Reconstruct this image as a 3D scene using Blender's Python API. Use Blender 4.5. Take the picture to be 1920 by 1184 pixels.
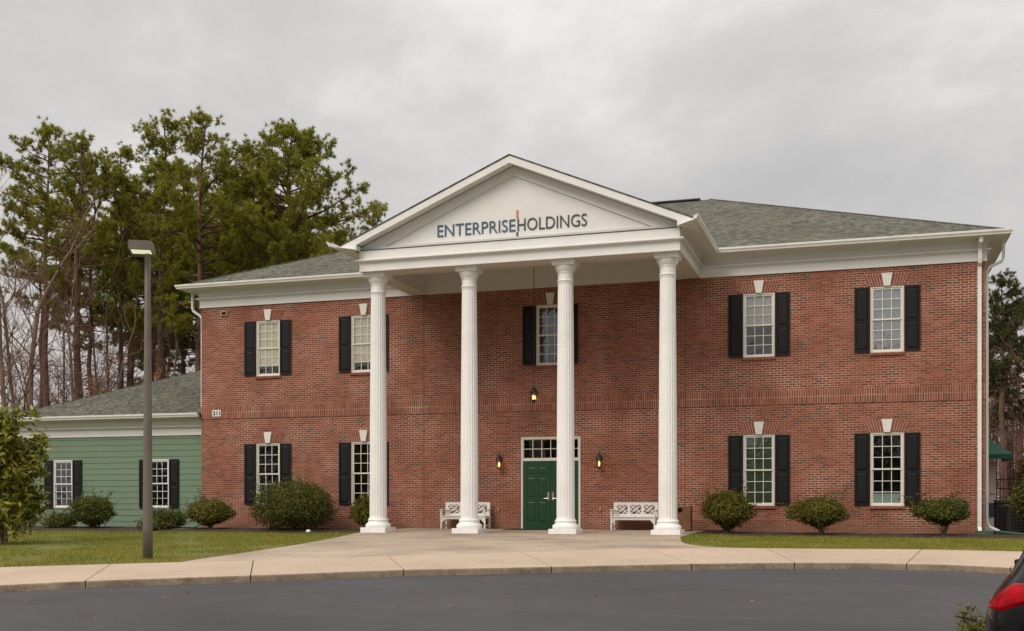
import bpy, math, random
import numpy as np
from mathutils import Vector, Matrix
for o in list(bpy.data.objects): bpy.data.objects.remove(o)
S = bpy.context.scene
COL = S.collection
R = math.radians
random.seed(5)

# ------------------------------------------------------------------ camera
cam = bpy.data.cameras.new('camera'); camo = bpy.data.objects.new('camera', cam); COL.objects.link(camo)
camo.location = (9.31, -33.3, 0.9); camo.rotation_euler = (R(90), 0, R(17.6))
cam.sensor_width = 36; cam.lens = 38.89; cam.shift_y = 0.1807; cam.clip_end = 1500; cam.clip_start = 0.1
S.camera = camo
S.render.engine = 'CYCLES'
S.render.resolution_x = 1024; S.render.resolution_y = 631
S.view_settings.view_transform = 'Standard'; S.view_settings.look = 'None'
S.view_settings.exposure = 0.0; S.view_settings.gamma = 1.0
S.cycles.max_bounces = 8; S.cycles.transparent_max_bounces = 12

# ------------------------------------------------------------------ sky and sun (overcast)
SUN_EL, SUN_AZ = R(42), R(205)      # azimuth clockwise from +y
W = bpy.data.worlds.new('World'); S.world = W; W.use_nodes = True
nt = W.node_tree; nt.nodes.clear()
def N(nt, t, **k):
    n = nt.nodes.new(t)
    for a, b in k.items():
        if a.startswith('i_'): n.inputs[a[2:].replace('_', ' ')].default_value = b
        else: setattr(n, a, b)
    return n
def L(nt, a, b): nt.links.new(a, b)
def ramp(nt, stops, interp='LINEAR'):
    n = nt.nodes.new('ShaderNodeValToRGB'); n.color_ramp.interpolation = interp
    e = n.color_ramp.elements
    while len(e) > 1: e.remove(e[-1])
    e[0].position = stops[0][0]; e[0].color = (*stops[0][1], 1) if len(stops[0][1]) == 3 else stops[0][1]
    for p, c in stops[1:]:
        x = e.new(p); x.color = (*c, 1)
    return n
out = N(nt, 'ShaderNodeOutputWorld')
sky = N(nt, 'ShaderNodeTexSky', sky_type='NISHITA', sun_disc=False, sun_elevation=SUN_EL, sun_rotation=SUN_AZ)
bg1 = N(nt, 'ShaderNodeBackground', i_Strength=0.10); L(nt, sky.outputs[0], bg1.inputs[0])
tc = N(nt, 'ShaderNodeTexCoord')
mp = N(nt, 'ShaderNodeMapping'); mp.inputs['Scale'].default_value = (1.0, 1.0, 2.0); mp.inputs['Location'].default_value = (3.1, 0.4, 0.2)
L(nt, tc.outputs['Generated'], mp.inputs[0])
nz = N(nt, 'ShaderNodeTexNoise', i_Scale=1.9, i_Detail=8.0, i_Roughness=0.60, i_Distortion=0.2); L(nt, mp.outputs[0], nz.inputs['Vector'])
rc = ramp(nt, [(0.30, (0.53, 0.520, 0.522)), (0.42, (0.61, 0.594, 0.584)), (0.53, (0.71, 0.686, 0.662)), (0.68, (0.98, 0.95, 0.92))])
L(nt, nz.outputs[0], rc.inputs[0])
sx = N(nt, 'ShaderNodeSeparateXYZ'); L(nt, tc.outputs['Generated'], sx.inputs[0])
mr = N(nt, 'ShaderNodeMapRange', interpolation_type='SMOOTHSTEP'); mr.inputs['From Min'].default_value = 0.42; mr.inputs['From Max'].default_value = 0.95
mr.inputs['To Min'].default_value = 1.0; mr.inputs['To Max'].default_value = 2.3
L(nt, sx.outputs[2], mr.inputs['Value'])
vm = N(nt, 'ShaderNodeVectorMath', operation='SCALE'); L(nt, rc.outputs[0], vm.inputs[0]); L(nt, mr.outputs[0], vm.inputs['Scale'])
bg2 = N(nt, 'ShaderNodeBackground', i_Strength=1.0); L(nt, vm.outputs[0], bg2.inputs[0])
mx = N(nt, 'ShaderNodeMixShader', i_Fac=0.94); L(nt, bg1.outputs[0], mx.inputs[1]); L(nt, bg2.outputs[0], mx.inputs[2])
L(nt, mx.outputs[0], out.inputs[0])
sl = bpy.data.lights.new('sun', 'SUN'); sl.energy = 1.8; sl.angle = R(30); sl.color = (1.0, 0.91, 0.79)
so = bpy.data.objects.new('sun', sl); COL.objects.link(so)
so.rotation_euler = (R(90) - SUN_EL, 0, -SUN_AZ + math.pi)
_d = Vector((math.sin(SUN_AZ) * math.cos(SUN_EL), math.cos(SUN_AZ) * math.cos(SUN_EL), math.sin(SUN_EL)))
so.rotation_euler = _d.to_track_quat('Z', 'Y').to_euler()

# ------------------------------------------------------------------ materials
def newmat(name):
    m = bpy.data.materials.new(name); m.use_nodes = True
    nt = m.node_tree; p = nt.nodes['Principled BSDF']
    return m, nt, p
def mat(name, col, rough=0.5, var=0.12, scale=3.0, bump=0.0, bscale=60.0, metal=0.0, spec=0.5, fine=None):
    """plain paint / metal / concrete with soft tonal wear"""
    m, nt, p = newmat(name)
    p.inputs['Roughness'].default_value = rough; p.inputs['Metallic'].default_value = metal
    p.inputs['Specular IOR Level'].default_value = spec
    t = N(nt, 'ShaderNodeTexCoord')
    n = N(nt, 'ShaderNodeTexNoise', i_Scale=scale, i_Detail=6.0, i_Roughness=0.62); L(nt, t.outputs['Object'], n.inputs['Vector'])
    a = [max(0, c * (1 - var * 1.6)) for c in col]; b = [min(1, c * (1 + var * 1.2)) for c in col]
    r = ramp(nt, [(0.28, a), (0.5, list(col)), (0.75, b)]); L(nt, n.outputs[0], r.inputs[0])
    src = r.outputs[0]
    if fine:
        n2 = N(nt, 'ShaderNodeTexNoise', i_Scale=fine[0], i_Detail=4.0, i_Roughness=0.7); L(nt, t.outputs['Object'], n2.inputs['Vector'])
        r2 = ramp(nt, [(0.3, [1 - fine[1]] * 3), (0.7, [1 + fine[1] * 0.6] * 3)]); L(nt, n2.outputs[0], r2.inputs[0])
        mm = N(nt, 'ShaderNodeMix', data_type='RGBA', blend_type='MULTIPLY'); mm.inputs[0].default_value = 1
        L(nt, src, mm.inputs[6]); L(nt, r2.outputs[0], mm.inputs[7]); src = mm.outputs[2]
    L(nt, src, p.inputs['Base Color'])
    if bump:
        n3 = N(nt, 'ShaderNodeTexNoise', i_Scale=bscale, i_Detail=4.0); L(nt, t.outputs['Object'], n3.inputs['Vector'])
        bp = N(nt, 'ShaderNodeBump', i_Strength=bump, i_Distance=0.02); L(nt, n3.outputs[0], bp.inputs['Height']); L(nt, bp.outputs[0], p.inputs['Normal'])
    return m
def brickmat(name, bw, rh, off, mort, dark=0.05, vshift=0.0, mud=True):
    m, nt, p = newmat(name); p.inputs['Roughness'].default_value = 0.85; p.inputs['Specular IOR Level'].default_value = 0.25
    uv = N(nt, 'ShaderNodeUVMap'); mp = N(nt, 'ShaderNodeMapping'); mp.inputs['Location'].default_value = (0, vshift, 0)
    L(nt, uv.outputs[0], mp.inputs[0])
    b = N(nt, 'ShaderNodeTexBrick', offset=off, squash=1.0)
    for k, v in (('Color1', (0, 0, 0, 1)), ('Color2', (1, 1, 1, 1)), ('Mortar', (.5, .5, .5, 1)), ('Scale', 1.0), ('Mortar Size', mort), ('Mortar Smooth', 0.15), ('Bias', 0.0), ('Brick Width', bw), ('Row Height', rh)):
        b.inputs[k].default_value = v
    L(nt, mp.outputs[0], b.inputs['Vector'])
    d = dark
    r = ramp(nt, [(0.0, (.098, .068, .050)), (d, (.135, .084, .060)), (d + .012, (.19, .050, .031)), (.25, (.230, .062, .037)), (.5, (.262, .074, .044)), (.75, (.295, .087, .052)), (1.0, (.34, .110, .069))])
    L(nt, b.outputs['Color'], r.inputs[0])
    t = N(nt, 'ShaderNodeTexCoord')
    n = N(nt, 'ShaderNodeTexNoise', i_Scale=0.45, i_Detail=5.0, i_Roughness=0.6); L(nt, t.outputs['Object'], n.inputs['Vector'])
    r2 = ramp(nt, [(0.3, (.82, .80, .78)), (0.7, (1.14, 1.16, 1.16))]); L(nt, n.outputs[0], r2.inputs[0])
    mm = N(nt, 'ShaderNodeMix', data_type='RGBA', blend_type='MULTIPLY'); mm.inputs[0].default_value = 1
    L(nt, r.outputs[0], mm.inputs[6]); L(nt, r2.outputs[0], mm.inputs[7])
    nf = N(nt, 'ShaderNodeTexNoise', i_Scale=28.0, i_Detail=5.0, i_Roughness=0.7); L(nt, t.outputs['Object'], nf.inputs['Vector'])
    r4 = ramp(nt, [(0.3, (.78, .78, .78)), (0.7, (1.15, 1.15, 1.15))]); L(nt, nf.outputs[0], r4.inputs[0])
    m2 = N(nt, 'ShaderNodeMix', data_type='RGBA', blend_type='MULTIPLY'); m2.inputs[0].default_value = 1
    L(nt, mm.outputs[2], m2.inputs[6]); L(nt, r4.outputs[0], m2.inputs[7])
    mo = N(nt, 'ShaderNodeMix', data_type='RGBA'); L(nt, b.outputs['Fac'], mo.inputs[0])
    # mortar: paler in a few patches
    nm = N(nt, 'ShaderNodeTexNoise', i_Scale=0.8, i_Detail=3.0); L(nt, t.outputs['Object'], nm.inputs['Vector'])
    r3 = ramp(nt, [(0.36, (.31, .22, .16)), (0.52, (.44, .33, .255)), (0.68, (.66, .53, .42))]); L(nt, nm.outputs[0], r3.inputs[0])
    L(nt, m2.outputs[2], mo.inputs[6]); L(nt, r3.outputs[0], mo.inputs[7])
    src = mo.outputs[2]
    if mud:      # rain-splashed soil along the foot of the wall
        sp = N(nt, 'ShaderNodeSeparateXYZ'); L(nt, t.outputs['Object'], sp.inputs[0])
        ad = N(nt, 'ShaderNodeMath', operation='MULTIPLY_ADD'); L(nt, n.outputs[0], ad.inputs[0]); ad.inputs[1].default_value = 0.6; L(nt, sp.outputs[2], ad.inputs[2])
        mr = N(nt, 'ShaderNodeMapRange', interpolation_type='SMOOTHSTEP'); mr.inputs['From Min'].default_value = .30; mr.inputs['From Max'].default_value = .75
        mr.inputs['To Min'].default_value = .55; mr.inputs['To Max'].default_value = 0
        L(nt, ad.outputs[0], mr.inputs['Value'])
        md = N(nt, 'ShaderNodeMix', data_type='RGBA'); L(nt, mr.outputs[0], md.inputs[0]); L(nt, src, md.inputs[6]); md.inputs[7].default_value = (.24, .12, .075, 1)
        src = md.outputs[2]
    L(nt, src, p.inputs['Base Color'])
    bp = N(nt, 'ShaderNodeBump', i_Strength=0.6, i_Distance=0.01, invert=True); L(nt, b.outputs['Fac'], bp.inputs['Height']); L(nt, bp.outputs[0], p.inputs['Normal'])
    return m
def shinglemat():
    m, nt, p = newmat('asphalt_shingles'); p.inputs['Roughness'].default_value = 0.95; p.inputs['Specular IOR Level'].default_value = 0.2
    uv = N(nt, 'ShaderNodeUVMap')
    b = N(nt, 'ShaderNodeTexBrick', offset=0.37, squash=1.4, squash_frequency=3)
    for k, v in (('Color1', (0, 0, 0, 1)), ('Color2', (1, 1, 1, 1)), ('Mortar', (0, 0, 0, 1)), ('Scale', 1.0), ('Mortar Size', 0.006), ('Mortar Smooth', 0.3), ('Bias', 0.0), ('Brick Width', .14), ('Row Height', .105)):
        b.inputs[k].default_value = v
    L(nt, uv.outputs[0], b.inputs['Vector'])
    r = ramp(nt, [(0, (.060, .062, .047)), (.3, (.100, .101, .078)), (.6, (.128, .126, .100)), (1, (.175, .168, .137))]); L(nt, b.outputs['Color'], r.inputs[0])
    t = N(nt, 'ShaderNodeTexCoord')
    n = N(nt, 'ShaderNodeTexNoise', i_Scale=40.0, i_Detail=4.0, i_Roughness=0.8); L(nt, t.outputs['Object'], n.inputs['Vector'])
    r2 = ramp(nt, [(.3, (.7, .7, .7)), (.7, (1.25, 1.25, 1.25))]); L(nt, n.outputs[0], r2.inputs[0])
    mm = N(nt, 'ShaderNodeMix', data_type='RGBA', blend_type='MULTIPLY'); mm.inputs[0].default_value = 1
    L(nt, r.outputs[0], mm.inputs[6]); L(nt, r2.outputs[0], mm.inputs[7])
    n5 = N(nt, 'ShaderNodeTexNoise', i_Scale=0.7, i_Detail=4.0); L(nt, t.outputs['Object'], n5.inputs['Vector'])
    r5 = ramp(nt, [(.3, (.85, .85, .85)), (.7, (1.15, 1.13, 1.1))]); L(nt, n5.outputs[0], r5.inputs[0])
    m5 = N(nt, 'ShaderNodeMix', data_type='RGBA', blend_type='MULTIPLY'); m5.inputs[0].default_value = 1
    L(nt, mm.outputs[2], m5.inputs[6]); L(nt, r5.outputs[0], m5.inputs[7])
    L(nt, m5.outputs[2], p.inputs['Base Color'])
    bp = N(nt, 'ShaderNodeBump', i_Strength=0.5, i_Distance=0.02); L(nt, b.outputs['Color'], bp.inputs['Height']); L(nt, bp.outputs[0], p.inputs['Normal'])
    return m
def glassmat(name, refl, tint, rough=0.0, wob=0.02, wscale=5.0):
    m, nt, p = newmat(name); nt.nodes.remove(p)
    o = nt.nodes['Material Output']
    tr = N(nt, 'ShaderNodeBsdfTransparent'); tr.inputs[0].default_value = (*tint, 1)
    gl = N(nt, 'ShaderNodeBsdfGlossy'); gl.inputs['Roughness'].default_value = rough; gl.inputs['Color'].default_value = (.95, .97, 1, 1)
    t = N(nt, 'ShaderNodeTexCoord'); n = N(nt, 'ShaderNodeTexNoise', i_Scale=wscale, i_Detail=1.5); L(nt, t.outputs['Object'], n.inputs['Vector'])
    bp = N(nt, 'ShaderNodeBump', i_Strength=wob * 10, i_Distance=0.02); L(nt, n.outputs[0], bp.inputs['Height']); L(nt, bp.outputs[0], gl.inputs['Normal'])
    fr = N(nt, 'ShaderNodeLayerWeight', i_Blend=0.3)
    ma = N(nt, 'ShaderNodeMath', operation='MULTIPLY_ADD', use_clamp=True); L(nt, fr.outputs['Fresnel'], ma.inputs[0]); ma.inputs[1].default_value = 0.8; ma.inputs[2].default_value = refl
    mx = N(nt, 'ShaderNodeMixShader'); L(nt, ma.outputs[0], mx.inputs[0]); L(nt, tr.outputs[0], mx.inputs[1]); L(nt, gl.outputs[0], mx.inputs[2])
    L(nt, mx.outputs[0], o.inputs[0])
    return m
def leafmat(name, cols, rough=0.55, trans=0.3, scale=0.6, spec=0.16):
    """per-leaf hue spread plus broad patches of hue"""
    m, nt, p = newmat(name); p.inputs['Roughness'].default_value = rough; p.inputs['Specular IOR Level'].default_value = spec
    g = N(nt, 'ShaderNodeNewGeometry'); t = N(nt, 'ShaderNodeTexCoord')
    n = N(nt, 'ShaderNodeTexNoise', i_Scale=scale, i_Detail=3.0); L(nt, t.outputs['Object'], n.inputs['Vector'])
    mr = N(nt, 'ShaderNodeMapRange'); mr.inputs['From Min'].default_value = .3; mr.inputs['From Max'].default_value = .7; L(nt, n.outputs[0], mr.inputs['Value'])
    a = N(nt, 'ShaderNodeMath', operation='MULTIPLY'); L(nt, g.outputs['Random Per Island'], a.inputs[0]); a.inputs[1].default_value = .55
    b = N(nt, 'ShaderNodeMath', operation='MULTIPLY_ADD'); L(nt, mr.outputs[0], b.inputs[0]); b.inputs[1].default_value = .45; L(nt, a.outputs[0], b.inputs[2])
    k = len(cols) - 1
    r = ramp(nt, [(i / k, c) for i, c in enumerate(cols)]); L(nt, b.outputs[0], r.inputs[0])
    L(nt, r.outputs[0], p.inputs['Base Color'])
    tl = N(nt, 'ShaderNodeBsdfTranslucent'); L(nt, r.outputs[0], tl.inputs[0])
    mx = N(nt, 'ShaderNodeMixShader', i_Fac=trans); L(nt, p.outputs[0], mx.inputs[1]); L(nt, tl.outputs[0], mx.inputs[2])
    L(nt, mx.outputs[0], nt.nodes['Material Output'].inputs[0])
    return m
def emit(name, col, st):
    m, nt, p = newmat(name); p.inputs['Base Color'].default_value = (*col, 1); p.inputs['Emission Color'].default_value = (*col, 1); p.inputs['Emission Strength'].default_value = st
    return m

M = {}
M['brick'] = brickmat('red_brick', .2127, .0677, .5, .0068)
M['soldier'] = brickmat('soldier_brick', .0677, .2127, 0.0, .0068, dark=.03, vshift=.0, mud=False)
M['shingle'] = shinglemat()
M['white'] = mat('white_paint', (.78, .765, .74), .45, .03, 1.5, fine=(14, .03))
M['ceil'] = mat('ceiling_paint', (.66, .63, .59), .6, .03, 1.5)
M['cream'] = mat('cream_window_paint', (.74, .70, .62), .4, .03)
M['column'] = mat('column_paint', (.86, .85, .83), .5, .05, 1.2, fine=(9, .05))
M['gutter'] = mat('gutter_enamel', (.80, .78, .75), .35, .05, 4)
M['black'] = mat('black_shutter_paint', (.0105, .0098, .0110), .55, .15, 6, spec=.25)
M['iron'] = mat('black_iron', (.012, .011, .011), .5, .2, 30)
M['green_door'] = mat('green_door_paint', (.0085, .055, .023), .42, .12, 5)
M['siding'] = mat('green_siding', (.158, .228, .148), .6, .05, 1.2, fine=(30, .05))
M['steel'] = mat('brushed_steel', (.62, .58, .52), .3, .1, 20, metal=.9)
M['glass'] = glassmat('window_glass', .09, (.95, .96, .92))
M['glass_sky'] = glassmat('coated_window_glass', .16, (.80, .82, .82), wob=.02, wscale=4)
M['blind'] = mat('roller_blind', (.86, .80, .66), .8, .03, 3)
M['blind_sky_reflection'] = mat('sky_reflection_blind', (.55, .56, .55), .8, .06, 3)  # blind tone greyed to carry the sky reflected in the upper right panes
M['blind_green'] = mat('dark_green_shade', (.085, .135, .085), .8, .1, 3)
M['blind_aqua'] = mat('pale_aqua_board', (.50, .62, .58), .8, .04, 3)
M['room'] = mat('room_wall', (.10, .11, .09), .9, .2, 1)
M['caulk'] = mat('caulk_joint', (.15, .045, .03), .8, .1, 5)
M['mortar'] = mat('mortar', (.52, .41, .33), .9, .15, 9)
M['archbrick'] = mat('arch_brick', (.27, .072, .046), .85, .25, 9, fine=(40, .2))
M['stone'] = mat('keystone_paint', (.74, .71, .66), .6, .05, 6)
M['teal'] = mat('blue_letters', (.035, .105, .165), .45, .08, 8)
M['dgrey'] = mat('grey_letters', (.055, .065, .07), .45, .08, 8)
M['orange'] = mat('orange_bar', (.70, .20, .02), .45, .05, 8)
M['concrete'] = mat('sidewalk_concrete', (.455, .350, .258), .85, .10, .55, .25, 70, fine=(11, .12))
M['walk'] = mat('walkway_concrete', (.385, .303, .228), .85, .26, .45, .25, 70, fine=(7, .14))
M['curbdirt'] = mat('weathered_curb_concrete', (.30, .235, .165), .9, .30, 2.2, .4, 40, fine=(13, .25))
M['soil'] = mat('bare_soil', (.05, .035, .025), .95, .3, 3, .5, 30)
M['mulch'] = mat('bark_mulch', (.050, .028, .019), .95, .4, 5, 1.0, 45, fine=(40, .5))
M['lawn'] = mat('lawn_turf', (.15, .165, .032), .95, .42, 1.4, .8, 60, fine=(18, .4))
M['asphalt'] = mat('asphalt', (.066, .063, .064), .82, .20, .35, .5, 160, fine=(60, .32))
def asphaltmat():
    m, nt, p = newmat('asphalt'); p.inputs['Roughness'].default_value = .8; p.inputs['Specular IOR Level'].default_value = .35
    t = N(nt, 'ShaderNodeTexCoord')
    def mul(src, scale, stops, detail=5.0, rough=.6, sc=None, dist=0.0):
        v = t.outputs['Object']
        if sc:
            mp = N(nt, 'ShaderNodeMapping'); mp.inputs['Scale'].default_value = sc; mp.inputs['Rotation'].default_value = (0, 0, R(-25)); L(nt, v, mp.inputs[0]); v = mp.outputs[0]
        n = N(nt, 'ShaderNodeTexNoise', i_Scale=scale, i_Detail=detail, i_Roughness=rough, i_Distortion=dist); L(nt, v, n.inputs['Vector'])
        r_ = ramp(nt, [(a, (c, c, c)) for a, c in stops]); L(nt, n.outputs[0], r_.inputs[0])
        mm = N(nt, 'ShaderNodeMix', data_type='RGBA', blend_type='MULTIPLY'); mm.inputs[0].default_value = 1
        if src is None: mm.inputs[6].default_value = (.066, .063, .066, 1)
        else: L(nt, src, mm.inputs[6])
        L(nt, r_.outputs[0], mm.inputs[7]); return mm.outputs[2]
    s = mul(None, .22, [(.3, .72), (.7, 1.20)])
    s = mul(s, 1.0, [(.35, .93), (.62, 1.0), (.74, 1.35)], 6.0, .7, (.25, 1.6, 1), .4)
    s = mul(s, 3.0, [(.3, .88), (.7, 1.12)], 6.0, .7)
    s = mul(s, 75.0, [(.3, .62), (.5, 1.0), (.68, 1.25), (.76, 2.4)], 3.0, .8)
    L(nt, s, p.inputs['Base Color'])
    n3 = N(nt, 'ShaderNodeTexNoise', i_Scale=120.0, i_Detail=3.0); L(nt, t.outputs['Object'], n3.inputs['Vector'])
    bp = N(nt, 'ShaderNodeBump', i_Strength=.5, i_Distance=.02); L(nt, n3.outputs[0], bp.inputs['Height']); L(nt, bp.outputs[0], p.inputs['Normal'])
    return m
M['asphalt'] = asphaltmat()
e_ = [n for n in M['lawn'].node_tree.nodes if n.type == 'VALTORGB'][0].color_ramp.elements; e_[0].color = (.19, .125, .05, 1); e_[2].color = (.15, .19, .03, 1)
M['ground'] = mat('leaf_litter_ground', (.085, .060, .030), .95, .35, .6, .6, 20, fine=(9, .4))
M['bark'] = mat('pine_bark', (.15, .078, .055), .95, .35, 3.5, .8, 14, fine=(9, .4))
M['greybark'] = mat('grey_bark', (.215, .135, .10), .95, .3, 4, .6, 20, fine=(12, .3))
M['twig'] = mat('bare_twigs', (.19, .105, .075), .95, .25, 2)
M['polepaint'] = mat('bronze_pole_paint', (.155, .130, .108), .5, .12, 3, metal=.1)
M['mat'] = mat('black_rubber_mat', (.016, .015, .015), .85, .2, 20)
M['brown'] = mat('brown_bin_panel', (.17, .072, .028), .65, .18, 4, fine=(12, .15))
M['tan'] = mat('tan_plastic', (.36, .27, .18), .5, .05)
M['awning'] = mat('green_awning_canvas', (.016, .085, .055), .8, .15, 4)
M['stucco'] = mat('pale_stucco', (.62, .58, .53), .9, .06, 3, .3, 60)
M['navy'] = mat('blue_sign', (.02, .045, .10), .5, .08)
M['acmetal'] = mat('grey_ac_louvres', (.045, .040, .038), .5, .2, 12)
M['greenplastic'] = mat('green_plastic', (.05, .12, .075), .5, .15)
M['pine'] = leafmat('pine_needles', [(.075, .102, .019), (.19, .205, .028), (.335, .31, .037), (.47, .39, .055)], .5, .45, .25)
M['pineR'] = leafmat('dark_pine_needles', [(.034, .050, .018), (.08, .092, .024), (.15, .145, .035)], .5, .3, .25)
M['juniper'] = leafmat('shrub_leaves', [(.022, .036, .008), (.058, .072, .012), (.105, .108, .018), (.17, .150, .030)], .5, .2, 2.5)
M['boxwood'] = leafmat('boxwood_leaves', [(.036, .046, .008), (.090, .090, .013), (.15, .138, .020), (.22, .17, .04)], .45, .2, 2.5)
M['magnolia'] = leafmat('magnolia_leaves', [(.045, .072, .009), (.115, .150, .014), (.22, .225, .022), (.33, .29, .04), (.25, .135, .035)], .35, .25, 1.2, .5)
M['grass'] = leafmat('grass_blades', [(.11, .145, .018), (.195, .212, .026), (.29, .265, .044), (.42, .31, .11)], .7, .3, .9)
M['beech'] = leafmat('tan_leaves', [(.22, .10, .045), (.33, .16, .08), (.40, .22, .12)], .7, .3, .9)
M['rust'] = leafmat('rust_cypress', [(.07, .055, .015), (.13, .085, .022), (.20, .11, .03)], .7, .3, .9)
M['ivy'] = leafmat('ivy_leaves', [(.03, .05, .01), (.07, .09, .02), (.10, .11, .03)], .6, .2, 2)
M['farwood'] = leafmat('far_canopy', [(.03, .055, .018), (.07, .10, .03), (.11, .13, .04)], .7, .2, .15)
def carpaint():
    m, nt, p = newmat('black_car_paint'); p.inputs['Base Color'].default_value = (.004, .0035, .0035, 1); p.inputs['Roughness'].default_value = .16
    p.inputs['Specular IOR Level'].default_value = .18
    return m
M['car'] = carpaint()
M['carglass'] = mat('dark_car_glass', (.012, .013, .015), .06, .05, 2, spec=.45)
M['redlens'] = mat('red_lens', (.32, .0006, .007), .12, .5, 6, spec=.10)
M['rubber'] = mat('tyre_rubber', (.015, .015, .015), .8, .1)
M['bulb'] = emit('warm_bulb', (1.0, .56, .16), 4.5)
M['lampglow'] = emit('lamp_lens_glow', (.80, .84, .62), 0.7)
M['lantern_glass'] = glassmat('lantern_glass', .06, (.95, .90, .80))

# ------------------------------------------------------------------ mesh helpers
class MB:
    def __init__(s): s.v = []; s.f = []
    def add(s, vs, fs):
        o = len(s.v); s.v += [tuple(p) for p in vs]; s.f += [tuple(i + o for i in f) for f in fs]; return s
    def quad(s, *p): return s.add(p, [tuple(range(len(p)))])
    def box(s, x0, x1, y0, y1, z0, z1, m=None):
        vs = [(x, y, z) for z in (z0, z1) for y in (y0, y1) for x in (x0, x1)]
        if m is not None: vs = [tuple(m @ Vector(p)) for p in vs]
        return s.add(vs, [(0, 2, 3, 1), (4, 5, 7, 6), (0, 1, 5, 4), (2, 6, 7, 3), (0, 4, 6, 2), (1, 3, 7, 5)])
    def prism(s, poly, a, b, axis='y'):
        """poly: 2-D outline (x,z for axis y; x,y for z; y,z for x), extruded a..b"""
        def P(p, t): return (p[0], t, p[1]) if axis == 'y' else ((p[0], p[1], t) if axis == 'z' else (t, p[0], p[1]))
        n = len(poly); vs = [P(p, a) for p in poly] + [P(p, b) for p in poly]
        ar = sum(poly[i][0] * poly[(i + 1) % n][1] - poly[(i + 1) % n][0] * poly[i][1] for i in range(n))
        fl = (ar > 0) ^ (axis in ('z', 'x'))
        if a > b: fl = not fl
        fs = [tuple(range(n)), tuple(range(2 * n - 1, n - 1, -1))] + [(i, i + n, (i + 1) % n + n, (i + 1) % n) for i in range(n)]
        if not fl: fs = [f[::-1] for f in fs]
        return s.add(vs, fs)
    def tube(s, path, rad, n=8, cap=True):
        P = [Vector(p) for p in path]; k = len(P)
        if not hasattr(rad, '__len__'): rad = [rad] * k
        vs = []; fs = []; up = None
        for i in range(k):
            d = (P[min(i + 1, k - 1)] - P[max(i - 1, 0)]).normalized()
            if up is None: up = Vector((0, 0, 1)) if abs(d.z) < .9 else Vector((1, 0, 0))
            a = d.cross(up)
            if a.length < 1e-5: a = d.orthogonal()
            a.normalize(); b = a.cross(d).normalized(); up = b
            for j in range(n):
                t = 2 * math.pi * j / n; vs.append(P[i] + (a * math.cos(t) + b * math.sin(t)) * rad[i])
        for i in range(k - 1):
            for j in range(n):
                fs.append((i * n + j, i * n + (j + 1) % n, (i + 1) * n + (j + 1) % n, (i + 1) * n + j))
        if cap: fs += [tuple(range(n - 1, -1, -1)), tuple((k - 1) * n + j for j in range(n))]
        return s.add(vs, fs)
    def lathe(s, prof, c=(0, 0), n=24):
        vs = []; fs = []; k = len(prof)
        for r, z in prof:
            for j in range(n):
                t = 2 * math.pi * j / n; vs.append((c[0] + r * math.cos(t), c[1] + r * math.sin(t), z))
        for i in range(k - 1):
            for j in range(n): fs.append((i * n + j, i * n + (j + 1) % n, (i + 1) * n + (j + 1) % n, (i + 1) * n + j))
        fs += [tuple(range(n - 1, -1, -1)), tuple((k - 1) * n + j for j in range(n))]
        return s.add(vs, fs)
    def build(s, name, m, parent=None, smooth=False, bevel=0):
        return mesh_obj(name, np.array(s.v, float).reshape(-1, 3), s.f, m, parent, smooth, bevel)
def finish(me, smooth=False):
    me.update()
    n = len(me.polygons); nl = len(me.loops)
    nr = np.empty(n * 3); me.polygons.foreach_get('normal', nr); nr = nr.reshape(-1, 3)
    tot = np.empty(n, int); me.polygons.foreach_get('loop_total', tot)
    vi = np.empty(nl, int); me.loops.foreach_get('vertex_index', vi)
    co = np.empty(len(me.vertices) * 3); me.vertices.foreach_get('co', co); co = co.reshape(-1, 3)[vi]
    nn = np.repeat(nr, tot, 0)
    t = np.stack([-nn[:, 1], nn[:, 0], np.zeros(nl)], 1); ln = np.linalg.norm(t, axis=1); fl = ln < .02
    t[fl] = (1, 0, 0); ln[fl] = 1; t /= ln[:, None]
    b = np.cross(nn, t)
    uv = np.stack([(co * t).sum(1), (co * b).sum(1)], 1)
    l = me.uv_layers.new(name='UVMap'); l.data.foreach_set('uv', uv.ravel())
    if smooth: me.polygons.foreach_set('use_smooth', np.ones(n, bool))
    me.update()
def mesh_obj(name, v, f, m, parent=None, smooth=False, bevel=0):
    me = bpy.data.meshes.new(name); me.from_pydata([tuple(p) for p in v], [], f); finish(me, smooth)
    return link(name, me, m, parent, bevel)
def tri_obj(name, v, k, m, parent=None):
    """v: (n*k,3) loose polygons of k corners each"""
    v = np.asarray(v, np.float32).reshape(-1, 3); n = len(v) // k
    me = bpy.data.meshes.new(name); me.vertices.add(n * k); me.vertices.foreach_set('co', v.ravel())
    me.loops.add(n * k); me.loops.foreach_set('vertex_index', np.arange(n * k, dtype=np.int32))
    me.polygons.add(n); me.polygons.foreach_set('loop_start', np.arange(0, n * k, k, dtype=np.int32))
    me.update(calc_edges=True); me.validate()
    return link(name, me, m, parent)
def link(name, me, m, parent=None, bevel=0):
    o = bpy.data.objects.new(name, me); COL.objects.link(o)
    me.materials.append(M[m] if isinstance(m, str) else m)
    if parent: o.parent = parent
    if bevel:
        b = o.modifiers.new('bevel', 'BEVEL'); b.width = bevel; b.segments = 2; b.limit_method = 'ANGLE'
    return o
def tag(o, label, cat, group=None, kind=None):
    if label: o['label'] = label
    if cat: o['category'] = cat
    if group: o['group'] = group
    if kind: o['kind'] = kind
    return o
def empty(name, loc, label, cat, group=None, rz=0):
    o = bpy.data.objects.new(name, None); COL.objects.link(o); o.location = loc; o.rotation_euler = (0, 0, rz); o.empty_display_size = .2
    return tag(o, label, cat, group)
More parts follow.
